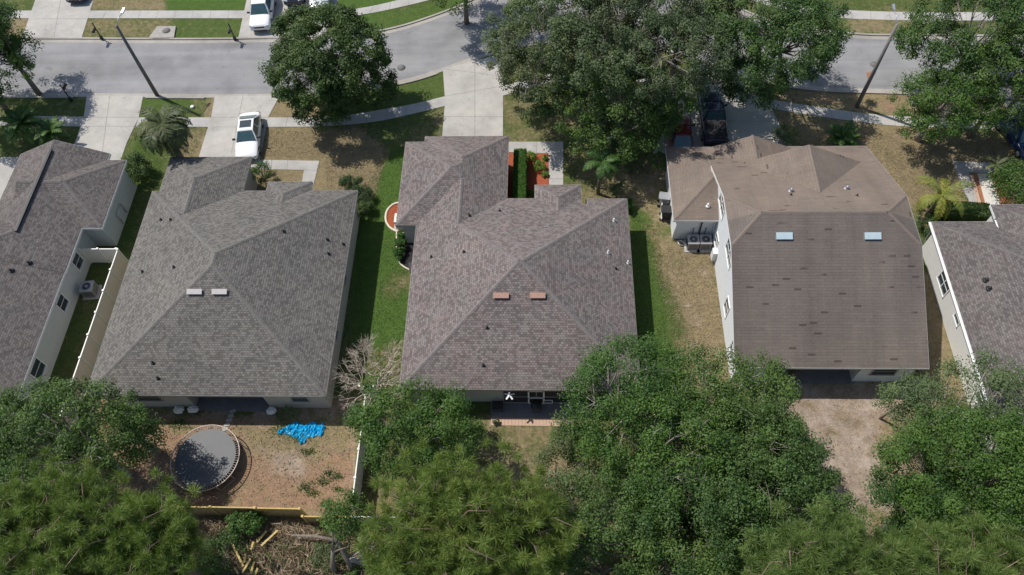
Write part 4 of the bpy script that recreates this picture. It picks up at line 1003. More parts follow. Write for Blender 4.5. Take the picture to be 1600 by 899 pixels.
broad('oak_tree', 'lower drooping oak over the red car', 'tree', (955, 165), 4.6, (4.2, 3.6), 2.6, 'oak', 23, lobes=11, leaf=0.18, per=80, gap=0.05, bark='bark_pale')
broad('oak_tree', 'pale olive oak at the upper end of the clump against the top edge', 'tree', (1060, 28), 6.0, (4.0, 3.8), 3.0, 'oak_olive', 24, lobes=10, leaf=0.18, per=70, gap=0.08, twigs=3, bark='bark_pale')
broad('oak_tree', 'small bright oak branch leaning beside the red car', 'tree', (1058, 168), 3.6, (1.7, 1.9), 1.6, 'bright', 25, lobes=5, leaf=0.17, per=80)
broad('oak_tree', 'wide green oak left of the right-hand street lamp', 'tree', (1203, 52), 6.2, (5.0, 4.8), 3.3, 'oak', 26, lobes=14, leaf=0.19, per=80, dens=1.1, gap=0.05, base=g(1215,120)[:2])
broad('oak_tree', 'spreading oak at the top right corner', 'tree', (1532, 42), 6.6, (5.0, 4.3), 3.4, 'oak', 27, lobes=13, leaf=0.19, per=78, gap=0.08, twigs=1, bark='bark_pale')
broad('oak_tree', 'oak cut by the right edge above the parked blue car', 'tree', (1640, 95), 6.2, (4.6, 4.4), 3.2, 'oak', 28, lobes=10, leaf=0.19, per=75)
broad('oak_tree', 'light green twiggy tree right of the lamp post over the sidewalk', 'tree', (1474, 158), 4.2, (3.3, 2.6), 2.2, 'bright', 29, lobes=11, leaf=0.17, per=70, gap=0.12, twigs=2, bark='bark_pale')
broad('oak_tree', 'small thin oak over the right sidewalk at the edge', 'tree', (1545, 165), 3.6, (2.4, 1.8), 1.6, 'oak', 30, lobes=6, leaf=0.16, per=60, gap=0.15)
palm('queen_palm', 'tall drooping palm with thick trunk beside the left street lamp', (283, 240), 5.0, 26, 2.9, 'palm', 31, base=(-27.6, 38.0), lean=(-0.1, 0.4), trunk_r=0.26, droop=1.7, width=0.72, elev=(0.95, -0.35), skirt=4, lw=0.05)
palm('pygmy_palm', 'bushy palm behind the peak of the leftmost roof', (52, 215), 1.6, 26, 1.9, 'palm_bright', 32, droop=0.9, width=0.4, elev=(1.2, 0.0), trunk_r=0.16)
palm('pygmy_palm', 'smaller bushy palm touching the left driveway edge', (92, 222), 1.2, 18, 1.5, 'palm_bright', 33, droop=0.9, width=0.35, elev=(1.1, 0.0), trunk_r=0.14)
palm('queen_palm', 'slender bright palm on the lawn between the middle and white-walled house', (934, 303), 3.4, 12, 1.65, 'palm_bright', 34, lean=(0.1, 0.2), trunk_r=0.11, droop=1.35, width=0.40, elev=(1.15, 0.0), lw=0.03)
palm('foxtail_palm', 'yellow-green palm in front of the last house', (1484, 335), 2.4, 11, 2.5, 'palm_yellow', 35, base=(27.9, 33.6), lean=(0.1, 0.1), trunk_r=0.11, droop=1.5, width=0.42, elev=(0.95, -0.1), lw=0.026)
palm('sago_palm', 'low bright green palm behind the brown roof', (1312, 222), 0.5, 20, 1.35, 'palm_bright', 36, droop=0.7, width=0.35, elev=(1.2, 0.2))
palm('dracaena', 'sparse spiky plant with long thin leaves by the white stones', (1541, 278), 1.5, 9, 1.0, 'palm', 37, droop=0.6, width=0.1, elev=(1.0, 0.2), trunk_r=0.05)
shrub('shrub', 'grey-green shrub at the foot of the driveway beside the brown roof', (1228, 210), (1.1, 1.0, 1.3), 'silver', 41)
shrub('shrub', 'large round bright bush by the orange mulch bed', (1590, 290), (1.9, 2.2, 2.2), 'bright', 42, leaf=0.12, per=90, n=70)
shrub('shrub', 'dark shrub at the front left corner of the last house', (1449, 350), (0.8, 1.3, 1.4), 'laurel', 43)
hedge('hedge', 'low dark hedge under the yellow-green palm', g(1452, 334), g(1538, 340), 1.1, 0.9, 'laurel', 44, leaf=0.12)
hedge('hedge', 'tall clipped bright green hedge beside the middle garage', (-1.62, 38.9), (-1.62, 33.9), 0.85, 1.45, 'hedge', 45)
hedge('hedge', 'short low hedge in front of the middle house behind the slender palm', (3.3, 34.3), (6.7, 34.35), 0.7, 0.7, 'hedge', 46)
shrub('shrub', 'dark spiky shrub at the end of the short hedge', (965, 300), (0.55, 0.6, 1.6), 'laurel', 47)
shrub('shrub', 'thin dark shrub beside the lawn palm', (948, 205), (1.3, 1.2, 1.4), 'oak', 48, leaf=0.11)
shrub('shrub', 'wispy shrub hanging over the dry patch left of the white-walled house', (985, 262), (1.3, 0.9, 1.2), 'oak_olive', 49, leaf=0.1, per=45)
shrub('shrub', 'bright bush at the left wall of the brown-roofed garage', (1030, 252), (0.6, 1.0, 1.5), 'bright', 50)
for i, (px_, py_, s_, lb) in enumerate([(828,245,0.50,'yellow-green ball shrub at the top left of the red bed'),(843,260,0.52,'yellow-green ball shrub at the centre of the red bed'),(852,273,0.26,'small ball shrub by the walk in the red bed'),(851,247,0.22,'smallest shrub near the top of the red bed'),(829,303,0.3,'ball shrub at the bottom of the red bed')]):
    shrub('shrub', lb, (px_, py_), (s_, s_, s_*1.4), 'lime', 60+i, leaf=0.07, per=60, n=26, group='ball shrubs in the red mulch bed')
shrub('shrub', 'round clipped dark bush, upper of the stack beside the grey house', (549, 287), (0.95, 0.7, 1.2), 'laurel', 70, leaf=0.08, per=110, n=40)
shrub('shrub', 'round bush in the middle of the stack beside the grey house', (566, 307), (0.85, 0.85, 1.2), 'laurel', 71, leaf=0.08, per=110, n=36)
shrub('shrub', 'round bush at the lower end of the stack beside the grey house', (571, 328), (0.7, 0.7, 1.1), 'laurel', 72, leaf=0.08, per=110, n=30)
shrub('shrub', 'bush in front of the grey house next to its small gable', (408, 272), (0.8, 1.1, 1.5), 'bright', 73)
shrub('shrub', 'loose dark shrub beside the wall of the leftmost house', (212, 262), (1.1, 1.1, 2.0), 'laurel', 74, leaf=0.13)
shrub('shrub', 'narrow bright bush in the dark side bed of the middle house', (625, 382), (0.42, 1.3, 0.9), 'hedge', 75, n=60)
shrub('shrub', 'small pale-leaved shrub under the rear window of the grey house', (451, 648), (0.8, 0.5, 0.8), 'silver', 76, leaf=0.12, per=40)
shrub('shrub', 'tiny shrub on the patio corner of the middle house', (775, 660), (0.22, 0.22, 0.4), 'oak_olive', 77, leaf=0.06, n=14)

# yards and back strip
broad('oak_tree', 'wide yellowish green tree at the lower left below the tan fence', 'tree', (98, 688), 6.0, (4.3, 3.0), 2.8, 'oak', 81, lobes=13, leaf=0.16, per=85, gap=0.13, twigs=1, bark='bark_pale', base=(-25.5, 14.0))
broad('oak_tree', 'dark leaning tree overlapping the corner of the grey roof', 'tree', (182, 676), 4.4, (1.9, 1.9), 1.9, 'oak', 82, lobes=8, leaf=0.15, per=80, gap=0.1, twigs=1, bark='bark_pale')
broad('oak_tree', 'tree cut by the left edge below the leftmost house', 'tree', (-5, 712), 5.4, (3.2, 3.4), 2.6, 'oak', 83, lobes=9, leaf=0.16, per=80)
broad('laurel_tree', 'compact bright green tree overlapping the rear left corner of the middle roof', 'tree', (645, 662), 4.3, (3.2, 2.6), 2.5, 'bright', 84, lobes=11, leaf=0.16, per=90, dens=1.1)
broad('oak_tree', 'tall feathery oak overlapping the rear right of the middle roof', 'tree', (984, 622), 6.2, (3.2, 3.0), 2.9, 'bright', 85, lobes=12, leaf=0.15, per=75, gap=0.1, twigs=1, bark='bark_pale', base=(4.2, 15.6))
broad('oak_tree', 'oak reaching up beside the white side wall', 'tree', (1132, 640), 6.2, (3.4, 3.0), 2.9, 'oak', 86, lobes=11, leaf=0.15, per=78, gap=0.13, twigs=2, bark='bark_pale', base=(9.5, 14.6))
broad('oak_tree', 'full oak left of the pale sandy yard', 'tree', (1182, 712), 6.0, (3.3, 3.1), 3.0, 'oak', 87, lobes=12, leaf=0.16, per=80, bark='bark_pale')
broad('oak_tree', 'oak in the centre of the thicket behind the middle yard', 'tree', (1035, 705), 6.6, (3.6, 3.2), 3.0, 'bright', 88, lobes=12, leaf=0.15, per=80, gap=0.05, twigs=1, bark='bark_pale')
broad('oak_tree', 'thin small oak reaching over the dull middle lawn', 'tree', (900, 678), 4.2, (1.5, 1.4), 1.8, 'oak', 89, lobes=6, leaf=0.15, per=65, gap=0.12, twigs=2)
broad('oak_tree', 'large oak at the lower right of the thicket', 'tree', (1210, 808), 6.0, (3.4, 2.8), 2.8, 'oak', 90, lobes=12, leaf=0.16, per=80, bark='bark_pale')
broad('oak_tree', 'oak at the bottom middle in front of the thicket', 'tree', (1090, 810), 6.4, (3.6, 3.0), 2.8, 'oak', 91, lobes=12, leaf=0.15, per=80, gap=0.13)
broad('oak_tree', 'dark oak at the bottom edge between pine and thicket', 'tree', (930, 830), 6.0, (3.3, 3.2), 2.8, 'oak', 92, lobes=11, leaf=0.15, per=80, gap=0.13)
broad('oak_tree', 'lighter scrubby oak between the pine and the middle lawn', 'tree', (884, 752), 4.6, (2.2, 1.8), 2.0, 'oak_olive', 93, lobes=8, leaf=0.14, per=65, gap=0.14, twigs=1, bark='bark_pale')
broad('oak_tree', 'oak at the bottom edge right of centre', 'tree', (1060, 905), 5.6, (3.4, 2.6), 2.6, 'oak', 94, lobes=9, leaf=0.15, per=75)
broad('willow_tree', 'silvery green tree overlapping the white wall of the last house', 'tree', (1515, 640), 5.6, (3.9, 3.0), 2.5, 'silver', 95, lobes=11, leaf=0.14, per=72, gap=0.1, twigs=1, bark='bark_pale')
broad('willow_tree', 'silvery sapling right of the sandy yard', 'tree', (1422, 630), 3.6, (1.0, 1.2), 1.8, 'silver', 96, lobes=5, leaf=0.14, per=70, gap=0.0, trunk_r=0.07)
broad('laurel_tree', 'big bright green tree at the right below the silvery one', 'tree', (1502, 738), 6.2, (3.7, 3.0), 3.0, 'bright', 97, lobes=13, leaf=0.15, per=90, dens=1.1)
broad('laurel_tree', 'bright green tree cut by the right edge', 'tree', (1590, 735), 6.4, (3.6, 3.6), 3.0, 'bright', 98, lobes=11, leaf=0.15, per=85)
broad('laurel_tree', 'smaller bright tree right of the gap to the sandy yard', 'tree', (1428, 792), 5.0, (2.0, 1.9), 2.2, 'bright', 99, lobes=8, leaf=0.15, per=85)
shrub('shrub', 'round green bush against the yellow fence', (385, 818), (1.15, 0.95, 1.7), 'bright', 101, leaf=0.12, per=80, n=40)
shrub('shrub', 'dark olive bush left of the fallen planks', (348, 868), (1.3, 1.3, 1.6), 'oak', 102, leaf=0.1, n=40)
broad('stump_tree', 'leafy regrowth on the pale broken trunk', 'tree', (541, 808), 4.0, (0.95, 1.0), 1.7, 'bright', 103, lobes=5, leaf=0.14, per=80, trunk_r=0.14, bark='bark', base=(-11.9, 8.3))
shrub('shrub', 'lime green bush at the foot of the big pine', (660, 890), (1.0, 0.9, 1.3), 'lime', 104, leaf=0.13, per=80)
shrub('shrub', 'low weedy bush beside the debris under the broken trunk', (515, 870), (1.2, 0.9, 1.0), 'oak_olive', 105, leaf=0.1, per=60)
shrub('shrub', 'bright weeds at the bottom edge under the broken trunk', (560, 893), (0.9, 0.7, 0.8), 'bright', 106, leaf=0.1)
PG = 'pines along the wild back strip'
pine('pine_tree', 'wide pine filling the lower left corner', (80, 842), 9.0, (3.9, 2.9), 2.8, 111, group=PG, n=420)
pine('pine_tree', 'pine right of the corner pine below the trampoline yard', (222, 856), 8.5, (2.0, 2.2), 2.4, 112, group=PG, n=260)
pine('pine_tree', 'large pale pine in the lower centre with its trunk leaving the picture', (708, 836), 10.0, (3.5, 2.9), 3.0, 113, group=PG, n=460, base=(-5.2, 6.6))
pine('pine_tree', 'narrow pine right of the big centre pine', (820, 842), 9.0, (1.7, 2.3), 2.4, 114, group=PG, n=190)
pine('pine_tree', 'pine at the bottom edge under the sandy yard', (1320, 905), 9.5, (3.9, 2.0), 2.4, 115, group=PG, n=360)
pine('pine_tree', 'yellowish pine in the bottom right corner', (1530, 912), 9.5, (3.9, 2.0), 2.4, 116, group=PG, n=360)

# bare bush between the houses
def bare_bush(cpx, seed):
    r = np.random.default_rng(seed); bp = g(*cpx); t = thing('dead_shrub', 'bare pale leafless bush between the grey and middle house', 'dead bush', (bp[0], bp[1], 0)); b = MB()
    def grow(p, d, ln, rad, dep):
        m_ = p+d*ln*0.5+r.normal(size=3)*0.05*ln; e = p+d*ln+r.normal(size=3)*0.07*ln; b.tube([tuple(p), tuple(m_), tuple(e)], [rad, rad*0.85, rad*0.62], 4 if dep > 3 else 3, cap=False)
        if dep == 0: return
        for _ in range(3 if dep > 1 else 4):
            dd = d+r.normal(size=3)*0.42+np.array([0, 0, 0.05]); dd /= np.linalg.norm(dd); grow(e, dd, ln*(0.62+0.25*r.random()), max(rad*0.62, 0.008), dep-1)
    for k in range(11):
        a = 2*math.pi*k/11; d = np.array([math.cos(a)*0.55, math.sin(a)*0.55, 0.9]); d += r.normal(size=3)*0.12; d /= np.linalg.norm(d); grow(np.array([math.cos(a)*0.12, math.sin(a)*0.12, 0.0]), d, 1.15, 0.06, 4)
    b.build('branches', M['deadwood'], t)
bare_bush((588, 606), 5)
def ground_stuff(name, label, cat, pxpoly, n_, size, mat_, seed, h_=0.06, asp=0.34, long=False):
    r = np.random.default_rng(seed); P = [g(*p)[:2] for p in pxpoly]; a = np.array(P); lo, hi = a.min(0), a.max(0); C = []
    Q = r.random((n_*4, 2))*(hi-lo)+lo; ok = inpoly(Q[:, 0], Q[:, 1], P); Q = Q[ok][:n_]; k = len(Q)
    C = np.concatenate([Q, (r.random((k, 1))*h_+0.02)], 1); d = r.normal(size=(k, 3)); d[:, 2] *= 0.35; d = unit(d); nn = unit(np.cross(d, rdir(k, r))); sz = size*(0.4+r.random((k, 1)))
    o = link(name, quad_mesh(name, C, d*sz*0.5, nn*sz*0.5*asp, r.random(k)), L[mat_]); return tag(o, label, cat, kind='stuff')
ground_stuff('debris', 'grey brown fallen palm litter and twigs behind the yellow fence', 'debris', [(300,812),(600,818),(760,850),(770,930),(260,930)], 13000, 0.60, 'dry', 201, 0.5, 0.07)
ground_stuff('debris', 'broken bark and leaf pieces on the wild strip', 'debris', [(-60,830),(1700,830),(1750,960),(-100,960)], 16000, 0.22, 'dry', 202, 0.2, 0.4)
ground_stuff('undergrowth', 'low green undergrowth on the wild strip at the bottom', 'undergrowth', [(-60,850),(1700,835),(1750,980),(-100,980)], 16000, 0.26, 'weed', 203, 0.5, 0.4)
ground_stuff('leaf_litter', 'dry leaf litter on the orange dirt yard', 'leaf litter', [(190,652),(550,660),(552,790),(190,790)], 2600, 0.12, 'dry', 204, 0.02, 0.5)
ground_stuff('leaf_litter', 'dark dry leaves on the pale sandy yard', 'leaf litter', [(1200,610),(1430,612),(1430,700),(1350,800),(1290,740)], 160, 0.11, 'dry', 205, 0.02, 0.5)
for i, (px_, py_, w_) in enumerate([(278,663,0.9),(506,752,0.55),(515,740,0.4),(478,762,0.5),(488,772,0.35),(512,788,0.5),(527,745,0.35),(482,706,0.5),(440,672,0.9),(470,684,0.6),(528,765,0.3)]):
    c = g(px_, py_); k = int(240*w_); r = np.random.default_rng(300+i); Pp = np.concatenate([np.array(c[:2])+r.normal(size=(k, 2))*w_*np.array([0.55, 0.3]), r.random((k, 1))*0.12+0.02], 1)
    n_ = unit(r.normal(size=(k, 3))+np.array([0, 0, 1])); tt = unit(np.cross(n_, rdir(k, r))); o = link('weed_clump', quad_mesh('weed_clump', Pp, tt*0.06, np.cross(n_, tt)*0.035, r.random(k)), L['weed'])
    tag(o, ['wide weed patch by the rear shade line left of the trampoline','weed clump near the yard centre right','weed clump above the central one','weed clump left of the central weeds','lowest left weed clump of the group','weed clump near the fence corner','weed clump close to the white fence','weed patch right of the pale sand spot','broad weeds just left of the blue tarp','weeds below the blue tarp','tiny weed clump in the lower right yard'][i], 'weeds', None, 'stuff')

for k, (poly, n_, mt, lb) in enumerate([
    ([(407,205),(515,205),(605,235),(588,300),(515,325),(506,248),(408,246)], 7000, 'dry', 'dry blades of straw-coloured grass on the lawn by the white sedan'),
    ([(1045,385),(1110,395),(1140,560),(1130,640),(1075,640),(1020,400)], 8000, 'dry', 'dry grass blades on the strip beside the white side wall'),
    ([(985,330),(1030,360),(1050,600),(1000,640)], 6000, 'weed', 'green grass blades on the shaded side strip of the middle house'),
    ([(552,330),(600,240),(632,230),(640,560),(560,600),(560,420)], 9000, 'hedge', 'green grass blades on the lush strip left of the middle house'),
    ([(1200,225),(1340,205),(1560,225),(1560,250),(1440,330),(1345,228)], 9000, 'dry', 'dry grass blades on the front yard of the brown-roofed house'),
    ([(200,260),(225,200),(325,200),(300,245),(262,248),(235,300)], 4000, 'weed', 'grass blades round the thick palm')]):
    ground_stuff('grass', lb, 'grass', poly, n_, 0.10, mt, 500+k, 0.05, 0.3)
# fallen planks, log
for i, (a, c, lb) in enumerate([((367,850),(385,888),'long yellow plank leaning left in the debris'),((402,851),(397,862),'short stub of yellow plank'),((422,835),(407,851),'yellow plank pointing at the yellow fence'),((439,833),(414,857),'longest yellow plank across the palm litter'),((398,877),(383,898),'yellow plank crossing the lower end of another'),((390,870),(387,882),'thin yellow sliver between two planks'),((372,890),(378,900),'plank stub at the bottom edge left'),((403,882),(398,900),'upright-looking plank at the bottom edge'),((409,892),(403,902),'rightmost plank stub at the bottom edge'),((406,848),(412,842),'small yellow chip near the plank tops')]):
    A = Vector(g(*a)); B = Vector(g(*c)); b = MB(); b.bar((A.x, A.y, 0.66+0.05*(i % 3)), (B.x, B.y, 0.52+0.06*(i % 4)), 0.115, 0.03); tag(b.build('broken_plank', M['yellow_board']), lb, 'plank', 'broken yellow planks in the debris')
b = MB(); A = g(455, 836, 1.0); B = g(530, 846, 1.1); b.tube([(A[0], A[1], 0.9), ((A[0]+B[0])/2, (A[1]+B[1])/2+0.1, 1.05), (B[0], B[1], 1.1)], [0.06, 0.10, 0.12], 8)
tag(b.build('fallen_log', M['bark']), 'pale fallen log lying left from the broken trunk', 'log')
t = thing('dead_tree', 'pale leaning broken trunk with bare branches at the bottom edge', 'dead tree', (g(555,895)[0], g(555,895)[1], 0))
b = MB(); b.tube([(0,0,-0.2), (-0.25,0.5,1.2), (-0.7,1.3,2.4), (-1.1,1.9,3.2)], [0.19,0.17,0.14,0.11], 8); b.build('trunk', M['bark'], t)
b = MB(); rr = np.random.default_rng(9)
for k in range(7):
    e = np.array([0.3+rr.random()*2.0, 0.5+rr.random()*1.5, 1.6+rr.random()*1.2]); b.tube([(-0.25,0.5,1.2), tuple(e*0.5+rr.normal(size=3)*0.2), tuple(e), tuple(e+rr.normal(size=3)*0.4)], [0.09,0.06,0.04,0.015], 5)
b.build('branch', M['bark_pale'], t)

# ------------------------------------------------------------------ trampoline, tarp
tr = thing('trampoline', 'large round black trampoline with pale steel rim in the dirt yard', 'trampoline', (-20.65, 14.78, 0)); n_ = 64
b = MB(); b.tube([(2.1*math.cos(2*math.pi*k/n_), 2.1*math.sin(2*math.pi*k/n_), 0.9) for k in range(n_+1)], 0.035, 8); b.build('rim', M['rust'], tr)
b = MB(); mr = 1.86
b.quads([(mr*math.cos(2*math.pi*k/n_), mr*math.sin(2*math.pi*k/n_), 0.86) for k in range(n_)]+[(mr*math.cos(2*math.pi*k/n_), mr*math.sin(2*math.pi*k/n_), 0.87) for k in range(n_)],
        [tuple(range(n_))[::-1], tuple(range(n_, 2*n_))]+[(k, (k+1) % n_, n_+(k+1) % n_, n_+k) for k in range(n_)]); b.build('mat', M['mat_black'], tr)
b = MB()
for k in range(84):
    a = 2*math.pi*k/84; b.tube([(1.85*math.cos(a), 1.85*math.sin(a), 0.87), (2.09*math.cos(a), 2.09*math.sin(a), 0.9)], 0.013, 4, cap=False)
b.build('springs', M['rust'], tr)
for k in range(4):
    a = math.pi/4+k*math.pi/2; b = MB(); pts = [(2.1*math.cos(a-0.25), 2.1*math.sin(a-0.25)), (2.1*math.cos(a+0.25), 2.1*math.sin(a+0.25))]
    b.tube([(pts[0][0], pts[0][1], 0.88), (pts[0][0], pts[0][1], 0.05), (pts[1][0], pts[1][1], 0.05), (pts[1][0], pts[1][1], 0.88)], 0.03, 6); b.build('leg', M['rust'], tr)
r = np.random.default_rng(77); c = g(472, 674); st_ = 0.035
circ = [(-1.15,-0.02,0.20),(-0.95,0.02,0.26),(-0.65,0.08,0.30),(-0.42,0.22,0.36),(-0.30,-0.12,0.36),(-0.05,0.10,0.34),(0.02,-0.30,0.32),(0.12,-0.58,0.20),(0.30,0.05,0.38),(0.55,0.20,0.36),(0.80,0.12,0.38),(1.02,0.25,0.26),(0.95,-0.08,0.28),(0.60,-0.12,0.26)]
gx = np.arange(-1.5, 1.5, st_); gy = np.arange(-0.95, 0.75, st_); ux, uy = np.meshgrid(gx, gy); dist = np.full(ux.shape, -9.0)
for x_, y_, q_ in circ: dist = np.maximum(dist, q_-np.hypot(ux-x_, uy-y_))
wob = np.zeros(ux.shape); PZ = np.zeros(ux.shape)
for k in range(9): f1, f2, ph = r.normal()*14, r.normal()*14, r.random()*6.3; wob += np.sin(f1*ux+f2*uy+ph)*0.014
for k in range(22): f1, f2, ph = r.normal()*9, r.normal()*9, r.random()*6.3; PZ += (1-abs(np.sin(f1*ux+f2*uy+ph+wob*20)))*0.045
dist = dist+wob; PZ = 0.012+np.clip(dist/0.16, 0, 1)**0.6*np.clip(PZ-0.22, 0.01, 1)*0.55
idm = -np.ones(ux.shape, int); ok = dist > 0; idm[ok] = np.arange(ok.sum()); F = []
for j in range(ux.shape[0]-1):
    for i in range(ux.shape[1]-1):
        q_ = (idm[j, i], idm[j, i+1], idm[j+1, i+1], idm[j+1, i])
        if min(q_) >= 0: F.append(q_)
b = MB(); b.quads(np.stack([ux[ok], uy[ok], PZ[ok]], -1).tolist(), F)
o = b.build('tarp', M['tarp']); o.location = (c[0], c[1], 0); o.scale = (1.16, 1.1, 1.5); tag(o, 'crumpled bright blue tarp on the ground behind the grey house', 'tarp')
for i, (px_, py_, lb) in enumerate([(281,642,'crumpled grey white bag against the rear wall, left one'),(304,641,'larger crumpled white bag left of the back patio'),(427,643,'crumpled pale bag beside the right wall of the back patio')]):
    r = np.random.default_rng(400+i); c = g(px_, py_); P = []; F = []; k1, k2 = 8, 6
    for v in range(k2+1):
        for u in range(k1):
            th_, ph = math.pi*v/k2, 2*math.pi*u/k1; q_ = 0.28*(0.7+0.6*r.random()); P.append((q_*1.2*math.sin(th_)*math.cos(ph), q_*math.sin(th_)*math.sin(ph), 0.18+q_*0.65*math.cos(th_)))
    for v in range(k2):
        for u in range(k1): F.append((v*k1+u, v*k1+(u+1) % k1, (v+1)*k1+(u+1) % k1, (v+1)*k1+u)[::-1])
    b = MB(); b.quads(P, F); o = b.build('bag', M['vinyl_white']); o.location = c; tag(o, lb, 'bag', 'bags along the rear wall of the grey house')

# ------------------------------------------------------------------ AC units, bins, clutter
def ac(label, loc, rz=0.0, m='grey_metal', s=0.8, pad=True, group=None):
    t = thing('air_conditioner', label, 'AC unit', loc, rz, group)
    b = MB(); b.box((0, 0, 0.48), (s, s, 0.8)); b.box((0, 0, 0.89), (s+0.04, s+0.04, 0.05)); b.build('casing', M[m], t)
    b = MB(); b.tube([(0, 0, 0.915), (0, 0, 0.925)], s*0.36, 20); f = b.build('fan_grille', M['black'], t)
    b = MB(); b.tube([(0, 0, 0.925), (0, 0, 0.955)], s*0.12, 12)
    for k in range(3):
        q_ = s*(0.18+0.08*k); b.tube([(q_*math.cos(a), q_*math.sin(a), 0.94) for a in np.linspace(0, 2*math.pi, 21)], 0.008, 4)
    b.build('fan_hub', M[m], f)
    b = MB()
    for sx in (-1, 1):
        for k in range(7): b.box((sx*(s/2+0.004), 0, 0.2+k*0.09), (0.012, s*0.85, 0.03)); b.box((0, sx*(s/2+0.004), 0.2+k*0.09), (s*0.85, 0.012, 0.03))
    b.build('louvre', M['black'], t)
    if pad: b = MB(); b.box((0, 0, 0.03), (s+0.3, s+0.3, 0.08)); b.build('pad', M['sidewalk'], t)
    return t
ac('bluish grey AC unit in the narrow side yard behind the tan fence', (-31.95, 27.05, 0), 0.1, 'grey_metal', 0.85)
ac('pale AC unit under the garage eave beside the curved red bed', (-10.35, 32.9, 0), 0, 'vinyl_white', 0.75)
ac('left one of two AC units behind the brown-roofed garage', (10.75, 30.95, 0), 0, 'grey_metal', 0.78, group='two AC units at the garage wall')
ac('right one of two AC units behind the brown-roofed garage', (11.62, 30.95, 0), 0, 'grey_metal', 0.78, group='two AC units at the garage wall')
b = MB(); b.tube([(11.2, 31.5, 2.4), (11.2, 31.5, 0.5)], 0.05, 6); b.tube([(10.75, 31.5, 1.5), (10.75, 31.5, 0.6)], 0.03, 5); b.tube([(11.6, 31.5, 1.5), (11.6, 31.5, 0.6)], 0.03, 5)
tag(b.build('refrigerant_line', M['black']), 'dark pipes on the white garage wall above the two AC units', 'pipe')
def bin_(label, loc, rz, m, group=None):
    t = thing('wheelie_bin', label, 'bin', loc, rz, group); b = MB()
    V = [(-0.24,-0.26,0.06),(0.24,-0.26,0.06),(0.24,0.22,0.06),(-0.24,0.22,0.06),(-0.3,-0.36,1.0),(0.3,-0.36,1.0),(0.3,0.34,1.0),(-0.3,0.34,1.0)]
    b.quads(V, [(3,2,1,0),(4,5,6,7),(0,1,5,4),(1,2,6,5),(2,3,7,6),(3,0,4,7)]); b.build('body', M[m], t)
    b = MB(); b.box((0, -0.02, 1.03), (0.66, 0.78, 0.06)); b.box((0, 0.36, 1.0), (0.5, 0.08, 0.06)); b.build('lid', M[m], t)
    for sx in (-1, 1): b = MB(); b.tube([(sx*0.22, 0.3, 0.12), (sx*0.3, 0.3, 0.12)], 0.12, 12); b.build('wheel', M['rubber'], t)
bin_('dark bin in the shaded side bed of the middle house', (-8.95, 28.6, 0), 0.2, 'black')
bin_('dark bin beside the left wall of the brown-roofed garage', (9.05, 33.5, 0), 1.5, 'black')
bin_('grey bin further back along the garage wall', (9.0, 34.7, 0), 1.4, 'grey_metal')
b = MB(); b.bar((8.75, 33.2, 0.1), (8.85, 34.6, 0.5), 0.05, 0.6); tag(b.build('leaning_board', M['vinyl_white']), 'white board leaning beside the bins at the garage wall', 'board')
b = MB(); b.tube([(9.75, 31.3, 0.15), (9.95, 31.25, 0.3), (10.2, 31.2, 0.12), (10.25, 30.95, 0.1), (9.9, 31.0, 0.08), (9.75, 31.3, 0.12)], 0.05, 6); tag(b.build('hose', M['grey_metal']), 'coiled hose at the corner of the garage wall left of the AC units', 'hose')
t = thing('grill', 'round dark kettle grill on the patio of the middle house', 'grill', g(838, 640)); b = MB(); b.tube([(0,0,0.55),(0,0,0.68),(0,0,0.85),(0,0,0.93)], [0.2,0.36,0.34,0.1], 16); b.build('bowl', M['black'], t)
for k in range(3): b = MB(); a = 2.09*k; b.tube([(0.15*math.cos(a),0.15*math.sin(a),0.6),(0.32*math.cos(a),0.32*math.sin(a),0)], 0.018, 5); b.build('leg', M['black'], t)
t = thing('patio_table', 'small dark square table on the left of the patio', 'table', g(778, 638)); b = MB(); b.box((0,0,0.5),(0.7,0.6,0.05)); b.build('tabletop', M['black'], t)
for sx in (-1,1):
    for sy in (-1,1): b = MB(); b.box((sx*0.3,sy*0.25,0.24),(0.04,0.04,0.48)); b.build('leg', M['black'], t)

# ------------------------------------------------------------------ street things
def lamp(label, bp, tilt, h_, arm, m, group):
    t = thing('street_lamp', label, 'street lamp', (bp[0], bp[1], 0), 0, group); tp = Vector((tilt[0], tilt[1], h_))
    b = MB(); b.tube([(0,0,-0.1), tuple(tp*0.5), tuple(tp)], [0.17, 0.14, 0.11], 10); b.build('pole', m, t)
    e = tp+Vector(arm); b = MB(); b.tube([tuple(tp-Vector((0,0,0.15))), tuple(tp+Vector(arm)*0.5+Vector((0,0,0.12))), tuple(e)], 0.035, 6); a = b.build('arm', M['grey_metal'], t)
    b = MB(); d = Vector(arm).normalized(); b.bar(tuple(e-d*0.05), tuple(e+d*0.45), 0.17, 0.10); hd = b.build('lamp_head', M['grey_metal'], t)
    b = MB(); b.bar(tuple(e+d*0.08-Vector((0,0,0.08))), tuple(e+d*0.38-Vector((0,0,0.07))), 0.12, 0.04); b.build('lens', M['lamp_glass'], hd)
lamp('dark street lamp pole rising behind the drooping palm at the left', (-32.3, 46.3), (0, 0), 7.3, (0.25, 1.15, 0.25), M['pole'], 'street lamps')
lamp('pale street lamp pole between the oaks at the right', (25.2, 44.4), (0, 0), 8.1, (0.0, 1.3, 0.25), M['pole_light'], 'street lamps')
